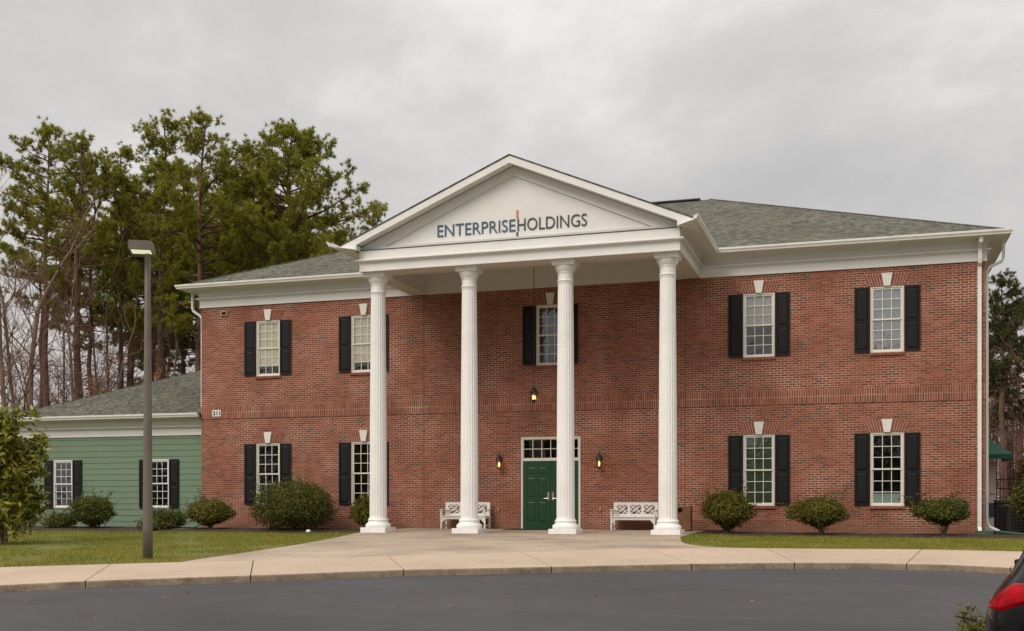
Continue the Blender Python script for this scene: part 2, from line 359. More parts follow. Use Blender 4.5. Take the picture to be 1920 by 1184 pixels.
def sweep(mb, path, prof, segs=None, closed_prof=False, capends=True):
    """profile [(out, z)] swept along a plan path; out is to the right-hand side of travel"""
    n = len(path); P = [Vector(p) for p in path]; nrm = []
    for i in range(n - 1):
        d = (P[i + 1] - P[i]).normalized(); nrm.append(Vector((d.y, -d.x)))
    mit = []
    for i in range(n):
        a = nrm[max(i - 1, 0)]; b = nrm[min(i, n - 2)]; m = (a + b)
        mit.append(m / (1 + a.dot(b)))
    for i in (segs if segs is not None else range(n - 1)):
        k = len(prof)
        vs = [(P[i].x + mit[i].x * o, P[i].y + mit[i].y * o, z) for o, z in prof] + [(P[i + 1].x + mit[i + 1].x * o, P[i + 1].y + mit[i + 1].y * o, z) for o, z in prof]
        fs = [(j, j + k, j + 1 + k, j + 1) for j in range(k - 1)]
        if closed_prof: fs.append((k - 1, 2 * k - 1, k, 0)); fs += [tuple(range(k)), tuple(range(2 * k - 1, k - 1, -1))]
        mb.add(vs, fs)
    return mb
def struct(o): o['kind'] = 'structure'; return o

# ------------------------------------------------------------------ terrain tables (metres)
CURB = [(-13.5, -23.2, -.80), (-7.237, -20.714, -0.70), (-5.291, -19.992, -0.60), (-3.554, -19.231, -0.526), (-2.416, -18.66, -0.475), (-1.39, -18.02, -0.452), (-0.239, -17.34, -0.427), (0.74, -16.61, -0.407), (1.832, -15.844, -0.385), (2.887, -15.195, -0.378), (4.077, -14.502, -0.369), (5.164, -13.948, -0.354), (6.375, -13.354, -0.341), (7.297, -12.851, -0.338), (8.123, -12.485, -0.337), (9.144, -12.161, -0.34), (10.068, -11.972, -0.35), (10.911, -11.915, -0.364), (11.797, -11.949, -0.392), (13.52, -12.032, -0.45), (15.888, -12.3, -0.52), (22, -13.8, -.6), (34, -18.5, -.65)]
BACK = [(-14.8, -21.3, -.46), (-8.645, -18.884, -0.38), (-6.629, -18.119, -0.318), (-4.77, -17.267, -0.268), (-3.501, -16.623, -0.239), (-2.508, -16.004, -0.222), (-1.379, -15.341, -0.209), (-0.397, -14.61, -0.186), (0.654, -13.868, -0.16), (1.756, -13.182, -0.135), (2.903, -12.514, -0.117), (4.043, -11.933, -0.095), (5.208, -11.363, -0.072), (6.347, -10.75, -0.069), (7.45, -10.285, -0.076), (8.919, -9.872, -0.085), (10.431, -9.696, -0.083), (11.632, -9.724, -0.092), (12.801, -9.878, -0.1), (14.784, -10.099, -0.14), (17.143, -10.3, -0.19), (22.8, -11.6, -.25), (35, -16.3, -.3)]
CB = np.array(CURB); BK = np.array(BACK); CH = 0.11
def H(x, y):
    yb = np.interp(x, BK[:, 0], BK[:, 1]); zb = np.interp(x, BK[:, 0], BK[:, 2])
    w = np.clip((np.abs(x) - 4.6) / 1.5, 0, 1); zw = -.07 * w
    t = np.clip((y - yb) / (-1.5 - yb), 0, 1)
    return zb + (zw - zb) * t
def catmull(P, sub):
    out = []
    for i in range(len(P) - 1):
        a = P[max(i - 1, 0)]; b = P[i]; c = P[i + 1]; d = P[min(i + 2, len(P) - 1)]
        for k in range(sub):
            t = k / sub
            out.append(.5 * ((2 * b) + (c - a) * t + (2 * a - 5 * b + 4 * c - d) * t * t + (3 * b - a - 3 * c + d) * t ** 3))
    out.append(P[-1]); return np.array(out)
SUB = 4
CBs = catmull(CB, SUB); BKs = catmull(BK, SUB)
# ground sheet far and wide
def build_ground():
    xs = np.concatenate([[-600, -300, -150, -80, -50], np.arange(-36, 37, 1.0), [50, 80, 150, 300, 600]])
    ys = np.concatenate([[-600, -300, -150, -80, -50], np.arange(-40, 6, 1.0), [10, 20, 40, 80, 150, 300, 600]])
    v = []
    for y in ys:
        for x in xs:
            yc = np.interp(x, CB[:, 0], CB[:, 1]); z = float(H(x, y)) - .10
            if y > 1: z = -.14
            if y < yc + 3.2: z = -.95
            v.append((x, y, z))
    nx = len(xs); f = [(j * nx + i, j * nx + i + 1, (j + 1) * nx + i + 1, (j + 1) * nx + i) for j in range(len(ys) - 1) for i in range(nx - 1)]
    struct(mesh_obj('ground', v, f, 'ground'))
build_ground()
def build_road():
    rows = [0, .25, .6, 1, 1.6, 2.4, 3.4, 4.6, 6, 8, 10, 13, 17, 22, 30, 45, 70]
    v = []; n = len(CBs)
    for d in rows:
        t = min(d / 14, 1); s = t * t * (3 - 2 * t)
        for p in CBs: v.append((p[0] * (1 + .01 * d), p[1] - d, (p[2] - .012) * (1 - s) - .70 * s))
    f = [(j * n + i, j * n + i + n, j * n + i + n + 1, j * n + i + 1) for j in range(len(rows) - 1) for i in range(n - 1)]
    struct(mesh_obj('road', v, f, 'asphalt', smooth=True))
build_road()
def build_sidewalk():
    joints = [0, 1, 2.4, 4, 6, 8, 10, 12, 14, 16, 18, 20, 21, 22]
    mb = MB(); mk = MB(); gap = .009
    for a, b in zip(joints[:-1], joints[1:]):
        ks = np.linspace(a, b, max(3, int((b - a) * SUB) + 1))
        C = np.stack([np.interp(ks * SUB, np.arange(len(CBs)), CBs[:, i]) for i in range(3)], 1)
        B = np.stack([np.interp(ks * SUB, np.arange(len(BKs)), BKs[:, i]) for i in range(3)], 1)
        for Q in (C, B):
            d = Q[1] - Q[0]; Q[0] += d / np.linalg.norm(d) * gap; d = Q[-2] - Q[-1]; Q[-1] += d / np.linalg.norm(d) * gap
        n = len(ks); U = (B - C); U[:, 2] = 0; U /= np.linalg.norm(U, axis=1)[:, None]
        r = .03
        rows = [C + U * 0.012, C + U * .004 + np.array([0, 0, CH - r]), C + U * (r * .35) + np.array([0, 0, CH - r * .3]), C + U * r * 1.1 + np.array([0, 0, CH]), B + np.array([0, 0, .004]), B + np.array([0, 0, -.12])]
        rows[0][:, 2] -= .06
        for (tgt, rr) in ((mk, rows[:3]), (mb, rows[2:])):
            vs = np.concatenate(rr); fs = [(j * n + i, j * n + i + 1, (j + 1) * n + i + 1, (j + 1) * n + i) for j in range(len(rr) - 1) for i in range(n - 1)]
            m = len(rr); fs += [tuple(j * n for j in range(m)), tuple((m - 1 - j) * n + n - 1 for j in range(m))]
            tgt.add(vs.tolist(), fs)
    struct(mb.build('sidewalk', 'concrete')); struct(mk.build('kerb', 'curbdirt'))
    # dark bed seen in the joints and along the road edge
    n = len(CBs); U = BKs - CBs; U[:, 2] = 0; U /= np.linalg.norm(U, axis=1)[:, None]
    rows = [CBs + U * .03 + np.array([0, 0, -.15]), CBs + U * .03 + np.array([0, 0, CH - .05]), BKs + np.array([0, 0, -.045])]
    vs = np.concatenate(rows); fs = [(j * n + i, j * n + i + 1, (j + 1) * n + i + 1, (j + 1) * n + i) for j in range(2) for i in range(n - 1)]
    struct(mesh_obj('sidewalk_bed', vs, fs, 'soil'))
build_sidewalk()
def build_lawn():
    xs = np.concatenate([np.arange(-34, 34.1, .4)]); T = np.linspace(0, 1, 30)
    v = []
    for t in T:
        for x in xs:
            yb = float(np.interp(x, BKs[:, 0], BKs[:, 1])) ; y = yb + (-.02 - yb) * t
            if x < -12.7: y = yb + (.3 - yb) * t
            v.append((x, y, float(H(x, y)) - .02 - (.03 if t == 0 else 0)))
    n = len(xs); f = [(j * n + i, j * n + i + 1, (j + 1) * n + i + 1, (j + 1) * n + i) for j in range(len(T) - 1) for i in range(n - 1)]
    struct(mesh_obj('lawn', v, f, 'lawn', smooth=True))
build_lawn()
AL = np.array([(-2.508, -16.004), (-2.74, -14.18), (-3.03, -12.04), (-3.30, -10.14), (-3.92, -7.12), (-4.62, -4.3), (-4.88, -2.6), (-4.88, -.01)])
AR = np.array([(7.45, -10.285), (6.45, -10.25), (5.85, -9.4), (5.42, -8.2), (5.12, -6.6), (4.92, -5.4), (4.82, -4.2), (4.80, -.01)])
def arclerp(P, t):
    d = np.concatenate([[0], np.cumsum(np.linalg.norm(np.diff(P, axis=0), axis=1))]); d /= d[-1]
    return np.stack([np.interp(t, d, P[:, i]) for i in range(P.shape[1])], -1)
ALs = catmull(AL, 4); ARs = catmull(AR, 4)
FR = BKs[(BKs[:, 0] >= -2.509) & (BKs[:, 0] <= 7.451)][:, :2]
def build_walk():
    s = np.linspace(0, 1, 41); t = np.linspace(0, 1, 41)
    F = arclerp(FR, s); Bk = np.stack([np.interp(s, [0, 1], [AL[-1][0], AR[-1][0]]), np.full(41, -.01)], 1)
    Lf = arclerp(ALs, t); Rt = arclerp(ARs, t)
    v = []
    for j in range(41):
        for i in range(41):
            a = (1 - t[j]) * F[i] + t[j] * Bk[i]; b = (1 - s[i]) * Lf[j] + s[i] * Rt[j]
            c = (1 - s[i]) * (1 - t[j]) * F[0] + s[i] * (1 - t[j]) * F[-1] + (1 - s[i]) * t[j] * Bk[0] + s[i] * t[j] * Bk[-1]
            p = a + b - c; v.append((p[0], p[1], float(H(p[0], p[1])) + (.0 if j == 0 else .006)))
    f = [(j * 41 + i, j * 41 + i + 1, (j + 1) * 41 + i + 1, (j + 1) * 41 + i) for j in range(40) for i in range(40)]
    edge = [(j * 41, (j + 1) * 41) for j in range(40)][::-1]
    n0 = len(v)
    for (a, b) in [(j * 41, (j + 1) * 41) for j in range(40)]:
        k = len(v); v += [(v[a][0], v[a][1], v[a][2] - .08), (v[b][0], v[b][1], v[b][2] - .08)]; f.append((a, b, k + 1, k))
    for (a, b) in [(j * 41 + 40, (j + 1) * 41 + 40) for j in range(40)]:
        k = len(v); v += [(v[a][0], v[a][1], v[a][2] - .08), (v[b][0], v[b][1], v[b][2] - .08)]; f.append((b, a, k, k + 1))
    struct(mesh_obj('walkway', v, f, 'walk'))
    # saw-cut joints: narrow dark strips lying 4 mm proud
    mb = MB()
    for P in ([(1.756, -13.182), (1.6, -9.8), (1.45, -4.1)], [(-3.25, -10.4), (0, -10.1), (5.2, -7.2)], [(-4.6, -4.15), (0, -4.15), (4.8, -4.15)]):
        Q = arclerp(np.array(P), np.linspace(0, 1, 24))
        for a, b in zip(Q[:-1], Q[1:]):
            d = (b - a) / np.linalg.norm(b - a); nn = np.array([-d[1], d[0]]) * .007
            mb.quad(*[(q[0], q[1], float(H(q[0], q[1])) + .010) for q in (a - nn, b - nn, b + nn, a + nn)])
    struct(mb.build('walkway_joint', 'curbdirt'))
build_walk()
def bed(name, x0, x1, yf, yb):
    rs = random.Random(3); xs = np.arange(x0, x1 + .01, .22); v = []; f = []
    for k, x in enumerate(xs):
        fr = yf + .22 * math.sin(x * 1.1) * .6 + rs.uniform(-.08, .08)
        for j in range(7):
            t = j / 6; y = fr + (yb - fr) * t
            v.append((x, y, float(H(x, y)) + (-.03 if j == 0 else .012 + .03 * rs.random() + .03 * math.sin(t * 3.1))))
    for k in range(len(xs) - 1):
        for j in range(6): f.append((k * 7 + j, (k + 1) * 7 + j, (k + 1) * 7 + j + 1, k * 7 + j + 1))
    struct(mesh_obj(name, v, f, 'mulch'))
bed('mulch_bed', -12.6, -4.95, -2.55, -.01); bed('mulch_bed', -22, -12.6, -3.0, .33); bed('mulch_bed', 4.95, 13.6, -2.35, -.01)
def in_walk(x, y):
    xl = np.interp(y, ALs[:, 1], ALs[:, 0]); ys = ARs[:, 1]; xr = np.interp(y, ys, ARs[:, 0])
    return (x > xl - .02) & (x < xr + .02)
def build_grass():
    g = np.random.default_rng(4)
    def pts(n, x0, x1, y0, y1):
        x = g.uniform(x0, x1, n); y = g.uniform(y0, y1, n)
        yb = np.interp(x, BKs[:, 0], BKs[:, 1])
        top = np.where(x < -12.6, -2.85, np.where(x < 0, -2.45, -2.25)) + .14 * np.sin(x * 1.1)
        ok = (y > yb + .02) & (y < top) & ~((y > -16.1) & in_walk(x, y))
        # worn patches
        ok &= ~(((x + 10.4) / 1.5) ** 2 + ((y + 10.4) / .55) ** 2 < g.uniform(.3, 1.3, n)) & ~(((x - 5.9) / .7) ** 2 + ((y + 8.9) / .5) ** 2 < g.uniform(.2, 1.2, n))
        pt = np.sin(x * 1.3 + 1.7 * np.sin(y * .9)) + np.sin(y * 2.1 + 1.3 * np.sin(x * .7)) + .7 * np.sin(x * 3.1 + y * 2.3)
        ok &= g.random(n) < np.clip(1.05 - .42 * np.clip(pt - .2, 0, 2), .2, 1)
        return np.stack([x, y, H(x, y) - .02], 1)[ok]
    P = np.concatenate([pts(150000, -24, -2.3, -20, -2), pts(70000, 4.8, 18, -11, -1.8)])
    n = len(P); az = g.uniform(0, 6.28, n); h = g.uniform(.025, .065, n) * (1 + .5 * (g.random(n) < .06)); w = g.uniform(.004, .009, n)
    d = np.stack([np.cos(az), np.sin(az), np.zeros(n)], 1); lean = g.uniform(-.6, .6, (n, 2)) * h[:, None]
    tip = P + np.stack([lean[:, 0], lean[:, 1], h], 1)
    V = np.stack([P - d * w[:, None], P + d * w[:, None], tip], 1)
    tag(tri_obj('grass', V, 3, 'grass'), 'short mown green and straw coloured grass of the lawns', 'grass', kind='stuff')
build_grass()

# ------------------------------------------------------------------ brick building
BX = 12.55; FZ = 7.56; SL = .43
B = empty('brick_building', (0, 0, 0), 'two storey red brick office building with white four column portico and hipped shingle roof', 'building')
WX = [-9.945, -6.385, 0.0, 6.385, 9.965]; WW = .91
UP = (5.13, 7.02); LO = (.745, 2.85)
openings = [(x - WW / 2, x + WW / 2, *UP) for x in WX] + [(x - WW / 2, x + WW / 2, *LO) for x in WX if x != 0.0] + [(-.97, .97, -.01, 2.90)]
def wall_with_holes(mb, x0, x1, z0, z1, y, holes, reveal=.11):
    xs = sorted({x0, x1, *[h[0] for h in holes], *[h[1] for h in holes]}); zs = sorted({z0, z1, *[min(max(h[2], z0), z1) for h in holes], *[h[3] for h in holes]})
    for a, b in zip(xs[:-1], xs[1:]):
        for c, d in zip(zs[:-1], zs[1:]):
            mx_, mz = (a + b) / 2, (c + d) / 2
            if any(h[0] < mx_ < h[1] and h[2] < mz < h[3] for h in holes): continue
            mb.quad((a, y, c), (b, y, c), (b, y, d), (a, y, d))
    for (a, b, c, d) in holes:
        c = max(c, z0)
        mb.quad((a, y, c), (a, y, d), (a, y + reveal, d), (a, y + reveal, c)); mb.quad((b, y, d), (b, y, c), (b, y + reveal, c), (b, y + reveal, d))
        mb.quad((a, y, d), (b, y, d), (b, y + reveal, d), (a, y + reveal, d)); mb.quad((b, y, c), (a, y, c), (a, y + reveal, c), (b, y + reveal, c))
mb = MB(); wall_with_holes(mb, -BX, BX, -.25, 8.2, 0, openings)
YB = 17.5
mb.quad((BX, 0, -.25), (BX, YB, -.25), (BX, YB, 8.2), (BX, 0, 8.2)); mb.quad((-BX, YB, -.25), (-BX, 0, -.25), (-BX, 0, 8.2), (-BX, YB, 8.2)); mb.quad((BX, YB, -.25), (-BX, YB, -.25), (-BX, YB, 8.2), (BX, YB, 8.2))
mb.build('wall', 'brick', B)
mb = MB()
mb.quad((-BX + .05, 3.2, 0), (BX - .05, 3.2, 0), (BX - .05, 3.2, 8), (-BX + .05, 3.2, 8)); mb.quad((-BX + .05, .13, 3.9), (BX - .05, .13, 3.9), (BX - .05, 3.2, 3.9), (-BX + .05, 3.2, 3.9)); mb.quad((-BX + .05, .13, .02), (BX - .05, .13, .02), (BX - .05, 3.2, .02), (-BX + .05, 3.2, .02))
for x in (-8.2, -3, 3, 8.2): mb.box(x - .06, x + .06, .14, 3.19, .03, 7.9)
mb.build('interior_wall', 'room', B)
# two rows of soldier bricks, proud of the wall, broken at the control joints
mb = MB()
for a, b in ((-BX - .012, -4.262), (-4.238, 4.208), (4.232, BX + .012)): mb.box(a, b, -.022, .02, 3.717, 4.142)
o = mb.build('soldier_course', 'soldier', B)
uvl = o.data.uv_layers[0].data
for d in uvl: d.uv[1] -= 3.717 - .2127 * 17
for x in (-4.25, 4.22):
    mb = MB(); mb.box(x - .007, x + .007, -.004, .01, -.1, FZ); mb.build('control_joint', 'caulk', B)

def sash(mb, x0, x1, z0, z1, y0, y1, cols, rows, st=.042, mu=.020):
    mb.box(x0, x0 + st, y0, y1, z0, z1); mb.box(x1 - st, x1, y0, y1, z0, z1)
    mb.box(x0 + st, x1 - st, y0, y1, z0, z0 + st * 1.05); mb.box(x0 + st, x1 - st, y0, y1, z1 - st, z1)
    a, b, c, d = x0 + st, x1 - st, z0 + st * 1.05, z1 - st
    ym = y0 + .008
    for i in range(1, cols):
        x = a + (b - a) * i / cols; mb.box(x - mu / 2, x + mu / 2, ym, y1 - .008, c, d)
    for j in range(1, rows):
        z = c + (d - c) * j / rows
        for i in range(cols):
            xa = a + (b - a) * i / cols + (mu / 2 if i else 0); xb = a + (b - a) * (i + 1) / cols - (mu / 2 if i < cols - 1 else 0)
            mb.box(xa, xb, ym, y1 - .008, z - mu / 2, z + mu / 2)
    return a, b, c, d
def panes(mb, a, b, c, d, y, cols, rows, rs, tilt=.006):
    for i in range(cols):
        for j in range(rows):
            x0, x1 = a + (b - a) * i / cols, a + (b - a) * (i + 1) / cols; z0, z1 = c + (d - c) * j / rows, c + (d - c) * (j + 1) / rows
            tx, tz = rs.uniform(-tilt, tilt), rs.uniform(-tilt, tilt)
            w, h = (x1 - x0) / 2, (z1 - z0) / 2
            mb.quad(*[(x, y + tx * sx * w + tz * sz * h, z) for x, z, sx, sz in ((x0, z0, -1, -1), (x1, z0, 1, -1), (x1, z1, 1, 1), (x0, z1, -1, 1))])
def window(cx, z0, z1, w, y, parent, seed, glass='glass', blind=None, paint='cream', rows=3):
    """double-hung window: casing, two sashes of 3x3 panes, glass, blind"""
    rs = random.Random(seed); x0, x1 = cx - w / 2, cx + w / 2; fr = .045
    mb = MB()
    mb.box(x0, x0 + fr, y + .012, y + .11, z0, z1); mb.box(x1 - fr, x1, y + .012, y + .11, z0, z1)
    mb.box(x0 + fr, x1 - fr, y + .012, y + .11, z1 - fr, z1); mb.box(x0 + fr, x1 - fr, y + .012, y + .11, z0, z0 + fr)
    win = mb.build('window', paint, parent, bevel=.004)
    a, b, c, d = x0 + fr, x1 - fr, z0 + fr, z1 - fr; zm = (c + d) / 2
    gp = MB()
    for (p, q, yo) in ((zm - .018, d, y + .035), (c, zm + .018, y + .062)):
        mb = MB(); e = sash(mb, a, b, p, q, yo, yo + .026, 3, rows); s = mb.build('sash', paint, win)
        panes(gp, *e, yo + .013, 3, rows, rs)
    gp.build('glass', glass, win)
    if blind:
        lo, hi, m = blind
        mb = MB(); za, zb = c + (d - c) * lo, c + (d - c) * hi
        mb.box(a + .01, b - .01, y + .105, y + .112, za, zb); mb.box(a + .01, b - .01, y + .101, y + .116, za - .018, za)
        mb.build('blind', m, win)
    return win
def shutter(x0, x1, z0, z1, y, parent):
    mb = MB(); st = .055; t0, t1 = y - .045, y - .004; zm = z0 + (z1 - z0) * .47
    mb.box(x0, x0 + st, t0, t1, z0, z1); mb.box(x1 - st, x1, t0, t1, z0, z1)
    for a, b in ((z0, z0 + .075), (zm - .035, zm + .035), (z1 - .07, z1)): mb.box(x0 + st, x1 - st, t0, t1, a, b)
    for a, b in ((z0 + .075, zm - .035), (zm + .035, z1 - .07)):
        xa, xb = x0 + st, x1 - st; e = .045; yr = t0 + .022; yp = t0 + .004
        o = [(xa, yr, a), (xb, yr, a), (xb, yr, b), (xa, yr, b)]; i = [(xa + e, yp, a + e), (xb - e, yp, a + e), (xb - e, yp, b - e), (xa + e, yp, b - e)]
        mb.add(o + i, [(4, 5, 6, 7)] + [(k, (k + 1) % 4, (k + 1) % 4 + 4, k + 4) for k in range(4)])
    return mb.build('shutter', 'black', parent)
def keystone_arch(cx, z0, w, parent, seed):
    rs = random.Random(seed); h = .345; hb = w / 2 + .055; ht = hb + .145; kb, kt = .085, .15
    mb = MB(); mb.prism([(cx - hb, z0), (cx + hb, z0), (cx + ht, z0 + h), (cx - ht, z0 + h)], -.004, .01, 'y')
    for s in (-1, 1):
        n = 6
        for k in range(n):
            g = .0095
            b0 = kb + (hb - kb) * k / n + g; b1 = kb + (hb - kb) * (k + 1) / n - g; t0 = kt + (ht - kt) * k / n + g; t1 = kt + (ht - kt) * (k + 1) / n - g
            cut = .62 if k % 2 else .38
            for a, b in ((0.01, cut - .014), (cut + .014, .99)):
                q = [(b0 + (t0 - b0) * a, a), (b1 + (t1 - b1) * a, a), (b1 + (t1 - b1) * b, b), (b0 + (t0 - b0) * b, b)]
                mb.prism([(cx + s * x, z0 + h * z) for x, z in q], -.012 - rs.random() * .003, .0, 'y')
    arch = mb.build('brick_arch', 'archbrick', parent); arch.data.materials.append(M['mortar'])
    for q in arch.data.polygons[:6]: q.material_index = 1
    mb = MB(); mb.prism([(cx - kb, z0 - .005), (cx + kb, z0 - .005), (cx + kt, z0 + h + .02), (cx - kt, z0 + h + .02)], -.045, .0, 'y'); mb.build('keystone', 'stone', parent, bevel=.006)
def sill(cx, z0, w, parent):
    mb = MB(); n = int(w / .0677) + 1; p = (w + .06) / n
    for k in range(n):
        x = cx - w / 2 - .03 + p * k
        mb.add([(x + .004, -.05, z0 - .085), (x + p - .004, -.05, z0 - .085), (x + p - .004, -.05, z0 - .018), (x + .004, -.05, z0 - .018), (x + .004, .09, z0 - .065), (x + p - .004, .09, z0 - .065), (x + p - .004, .09, z0 - .001), (x + .004, .09, z0 - .001)],
               [(0, 1, 2, 3), (3, 2, 6, 7), (0, 4, 5, 1), (0, 3, 7, 4), (1, 5, 6, 2)])
    s = mb.build('sill', 'archbrick', parent)
    mb = MB(); mb.box(cx - w / 2 - .03, cx + w / 2 + .03, -.04, .08, z0 - .08, z0 - .03); mb.build('sill_mortar', 'mortar', s)
blinds_up = {0: (.17, 1, 'blind'), 1: (.17, 1, 'blind'), 2: None, 3: (.5, .97, 'blind_sky_reflection'), 4: (.0, 1, 'blind_sky_reflection')}
for i, x in enumerate(WX):
    for lev, (z0, z1) in (('u', UP), ('l', LO)):
        if i == 2 and lev == 'l': continue
        bl = blinds_up[i] if lev == 'u' else ((.02, .155, 'blind_aqua') if i == 4 else ((.0, 1, 'blind_green') if i == 3 else None))
        window(x, z0, z1, WW, 0, B, i * 7 + (lev == 'u'), 'glass_sky' if lev == 'u' and i == 4 else 'glass', bl)
        for s in (-1, 1):
            a = x + s * (WW / 2 + .015); b = x + s * (WW / 2 + .435); shutter(min(a, b), max(a, b), z0 + .02, z1 - .02, 0, B)
        keystone_arch(x, z1 + .005, WW, B, i); sill(x, z0, WW, B)
# entrance
mb = MB(); x0, x1 = -.97, .97
mb.box(x0, x0 + .07, .02, .13, 0, 2.9); mb.box(x1 - .07, x1, .02, .13, 0, 2.9); mb.box(x0 + .07, x1 - .07, .02, .13, 2.83, 2.9); mb.box(x0 + .07, x1 - .07, .02, .13, 2.14, 2.21)
ent = mb.build('entrance_frame', 'cream', B, bevel=.004)
mb = MB(); e = sash(mb, x0 + .07, x1 - .07, 2.21, 2.83, .05, .08, 6, 2, .025, .022); tr = mb.build('transom_window', 'cream', ent)
mb = MB(); panes(mb, *e, .065, 6, 2, random.Random(1)); mb.build('transom_glass', 'glass', ent)
for s in (-1, 1):
    mb = MB(); xa, xb = (x0 + .073, -.004) if s < 0 else (.004, x1 - .073); y0 = .05; z0, z1 = .015, 2.137
    cols = [(xa + .14, (xa + xb) / 2 - .045), ((xa + xb) / 2 + .045, xb - .14)]; rows = [(.26, .86), (1.02, 1.62), (1.74, 1.95)]
    hs = [(c[0], c[1], r[0], r[1]) for c in cols for r in rows]
    wall_with_holes(mb, xa, xb, z0, z1, y0, hs, .012)
    for (a, b, c, d) in hs:
        g = .035; o = [(a, y0 + .012, c), (b, y0 + .012, c), (b, y0 + .012, d), (a, y0 + .012, d)]; i = [(a + g, y0 + .002, c + g), (b - g, y0 + .002, c + g), (b - g, y0 + .002, d - g), (a + g, y0 + .002, d - g)]
        mb.add(o + i, [(4, 5, 6, 7)] + [(k, (k + 1) % 4, (k + 1) % 4 + 4, k + 4) for k in range(4)])
    mb.quad((xa, y0 + .045, z0), (xb, y0 + .045, z0), (xb, y0 + .045, z1), (xa, y0 + .045, z1)); mb.quad((xb, y0, z0), (xb, y0 + .045, z0), (xb, y0 + .045, z1), (xb, y0, z1)); mb.quad((xa, y0 + .045, z0), (xa, y0, z0), (xa, y0, z1), (xa, y0 + .045, z1))
    mb.build('door_leaf', 'green_door', ent)
    hx = s * .075; mb = MB(); mb.box(hx - .035, hx + .035, y0 - .012, y0, .90, 1.16); mb.tube([(hx, y0 - .008, .965), (hx, y0 - .055, .965)], .014, 8); mb.tube([(hx, y0 - .055, .965), (hx + s * .13, y0 - .055, .962)], .012, 8); mb.build('door_handle', 'steel', ent)

# cornices: one moulded profile runs round the building and out over the portico
PX, PY = 4.63, -3.88
path = [(-BX, YB), (-BX, 0), (-PX, 0), (-PX, PY), (PX, PY), (PX, 0), (BX, 0), (BX, YB)]
prof = [(.0, FZ - .002), (.05, FZ - .002), (.05, FZ + .035), (.042, FZ + .04), (.042, FZ + .225), (.06, FZ + .235), (.06, FZ + .26), (.10, FZ + .275), (.155, FZ + .29), (.155, FZ + .32), (.135, FZ + .335), (.05, FZ + .345), (.05, FZ + .54)]
capw = prof + [(.075, FZ + .545), (.12, FZ + .575), (.14, FZ + .595), (.0, FZ + .595)]
for segs, nm in (((0, 1), 'cornice'), ((5, 6), 'cornice')):
    sweep(MB(), path, capw, segs).build(nm, 'white', B)
mb = sweep(MB(), path, capw, (2, 4)); sweep(mb, path, prof + [(.055, FZ + .55), (.055, FZ + .595), (.0, FZ + .595)], (3,)); mb.build('entablature', 'white', B)
# portico beam soffit, inner faces and recessed ceiling
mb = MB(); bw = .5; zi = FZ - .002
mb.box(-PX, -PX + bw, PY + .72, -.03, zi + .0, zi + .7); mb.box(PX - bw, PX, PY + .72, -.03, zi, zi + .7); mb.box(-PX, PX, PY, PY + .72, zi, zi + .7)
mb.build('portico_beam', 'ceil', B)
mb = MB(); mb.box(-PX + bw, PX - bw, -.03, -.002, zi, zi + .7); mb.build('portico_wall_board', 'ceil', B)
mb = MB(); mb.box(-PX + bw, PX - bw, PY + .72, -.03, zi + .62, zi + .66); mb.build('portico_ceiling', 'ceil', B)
# eaves: soffit + fascia + gutter
EO = .55
eavepath_l = [(-BX, YB), (-BX, 0), (-PX - .0, 0), (-PX, PY - .32)]
def gutter_prof(o): return [(o - .04, 8.158), (o + .055, 8.158), (o + .065, 8.195), (o + .095, 8.235), (o + .10, 8.285), (o + .09, 8.29), (o + .085, 8.25), (o - .03, 8.25)]
sof = [(0, 8.155), (EO - .09, 8.155), (EO - .09, 8.145), (EO - .02, 8.145), (EO - .02, 8.27)]
allp = [(-BX, YB), (-BX, 0), (-PX, 0), (-PX, PY - .30), (PX, PY - .30), (PX, 0), (BX, 0), (BX, YB)]
for segs in ((0, 1, 2), (4, 5, 6)):
    mb = MB(); sweep(mb, allp, sof, segs); mb.build('eave_soffit', 'white', B)
    mb = MB(); sweep(mb, allp, gutter_prof(EO), segs, closed_prof=True); mb.build('gutter', 'gutter', B)
# roofs
ez = 8.265; ex = BX + EO; ey = -EO
mb = MB(); D = (YB + 2 * EO) / 2; rz = ez + SL * D
yr = ey + D
# front slope with the portico gable running into it
pe = PX + EO; ps = .42; pyf = PY - .34; prz = ez + ps * pe; yint = ey + (prz - ez) / SL
mb.quad((-ex, ey, ez), (-pe, ey, ez), (0, yint, prz), (0, yr, rz), (-ex + D, yr, rz)); mb.quad((pe, ey, ez), (ex, ey, ez), (ex - D, yr, rz), (0, yr, rz), (0, yint, prz))
mb.quad((ex, ey, ez), (ex, YB + EO, ez), (ex - D, yr, rz)); mb.quad((-ex, YB + EO, ez), (-ex, ey, ez), (-ex + D, yr, rz)); mb.quad((ex, YB + EO, ez), (-ex, YB + EO, ez), (-ex + D, yr, rz), (ex - D, yr, rz))
mb.build('roof', 'shingle', B)
mb = MB()
for a, b in (((-ex, ey, ez), (-ex + D, yr, rz)), ((ex, ey, ez), (ex - D, yr, rz))): mb.tube([Vector(a) + Vector((0, 0, .0)), Vector(b)], .035, 6)
mb.box(-ex + D - .1, ex - D - .35, yr - .14, yr + .14, rz + .005, rz + .05)
mb.build('ridge_cap', 'shingle', B)
mb = MB(); th = .035
mb.quad((0, pyf, prz + th), (-pe, pyf, ez + th), (-pe, ey, ez + th), (0, yint, prz + th)); mb.quad((pe, pyf, ez + th), (0, pyf, prz + th), (0, yint, prz + th), (pe, ey, ez + th))
mb.quad((-pe, pyf, ez), (0, pyf, prz), (0, pyf, prz + th), (-pe, pyf, ez + th)[:3]) ; mb.quad((0, pyf, prz), (pe, pyf, ez), (pe, pyf, ez + th), (0, pyf, prz + th))
mb.build('portico_roof', 'shingle', B)
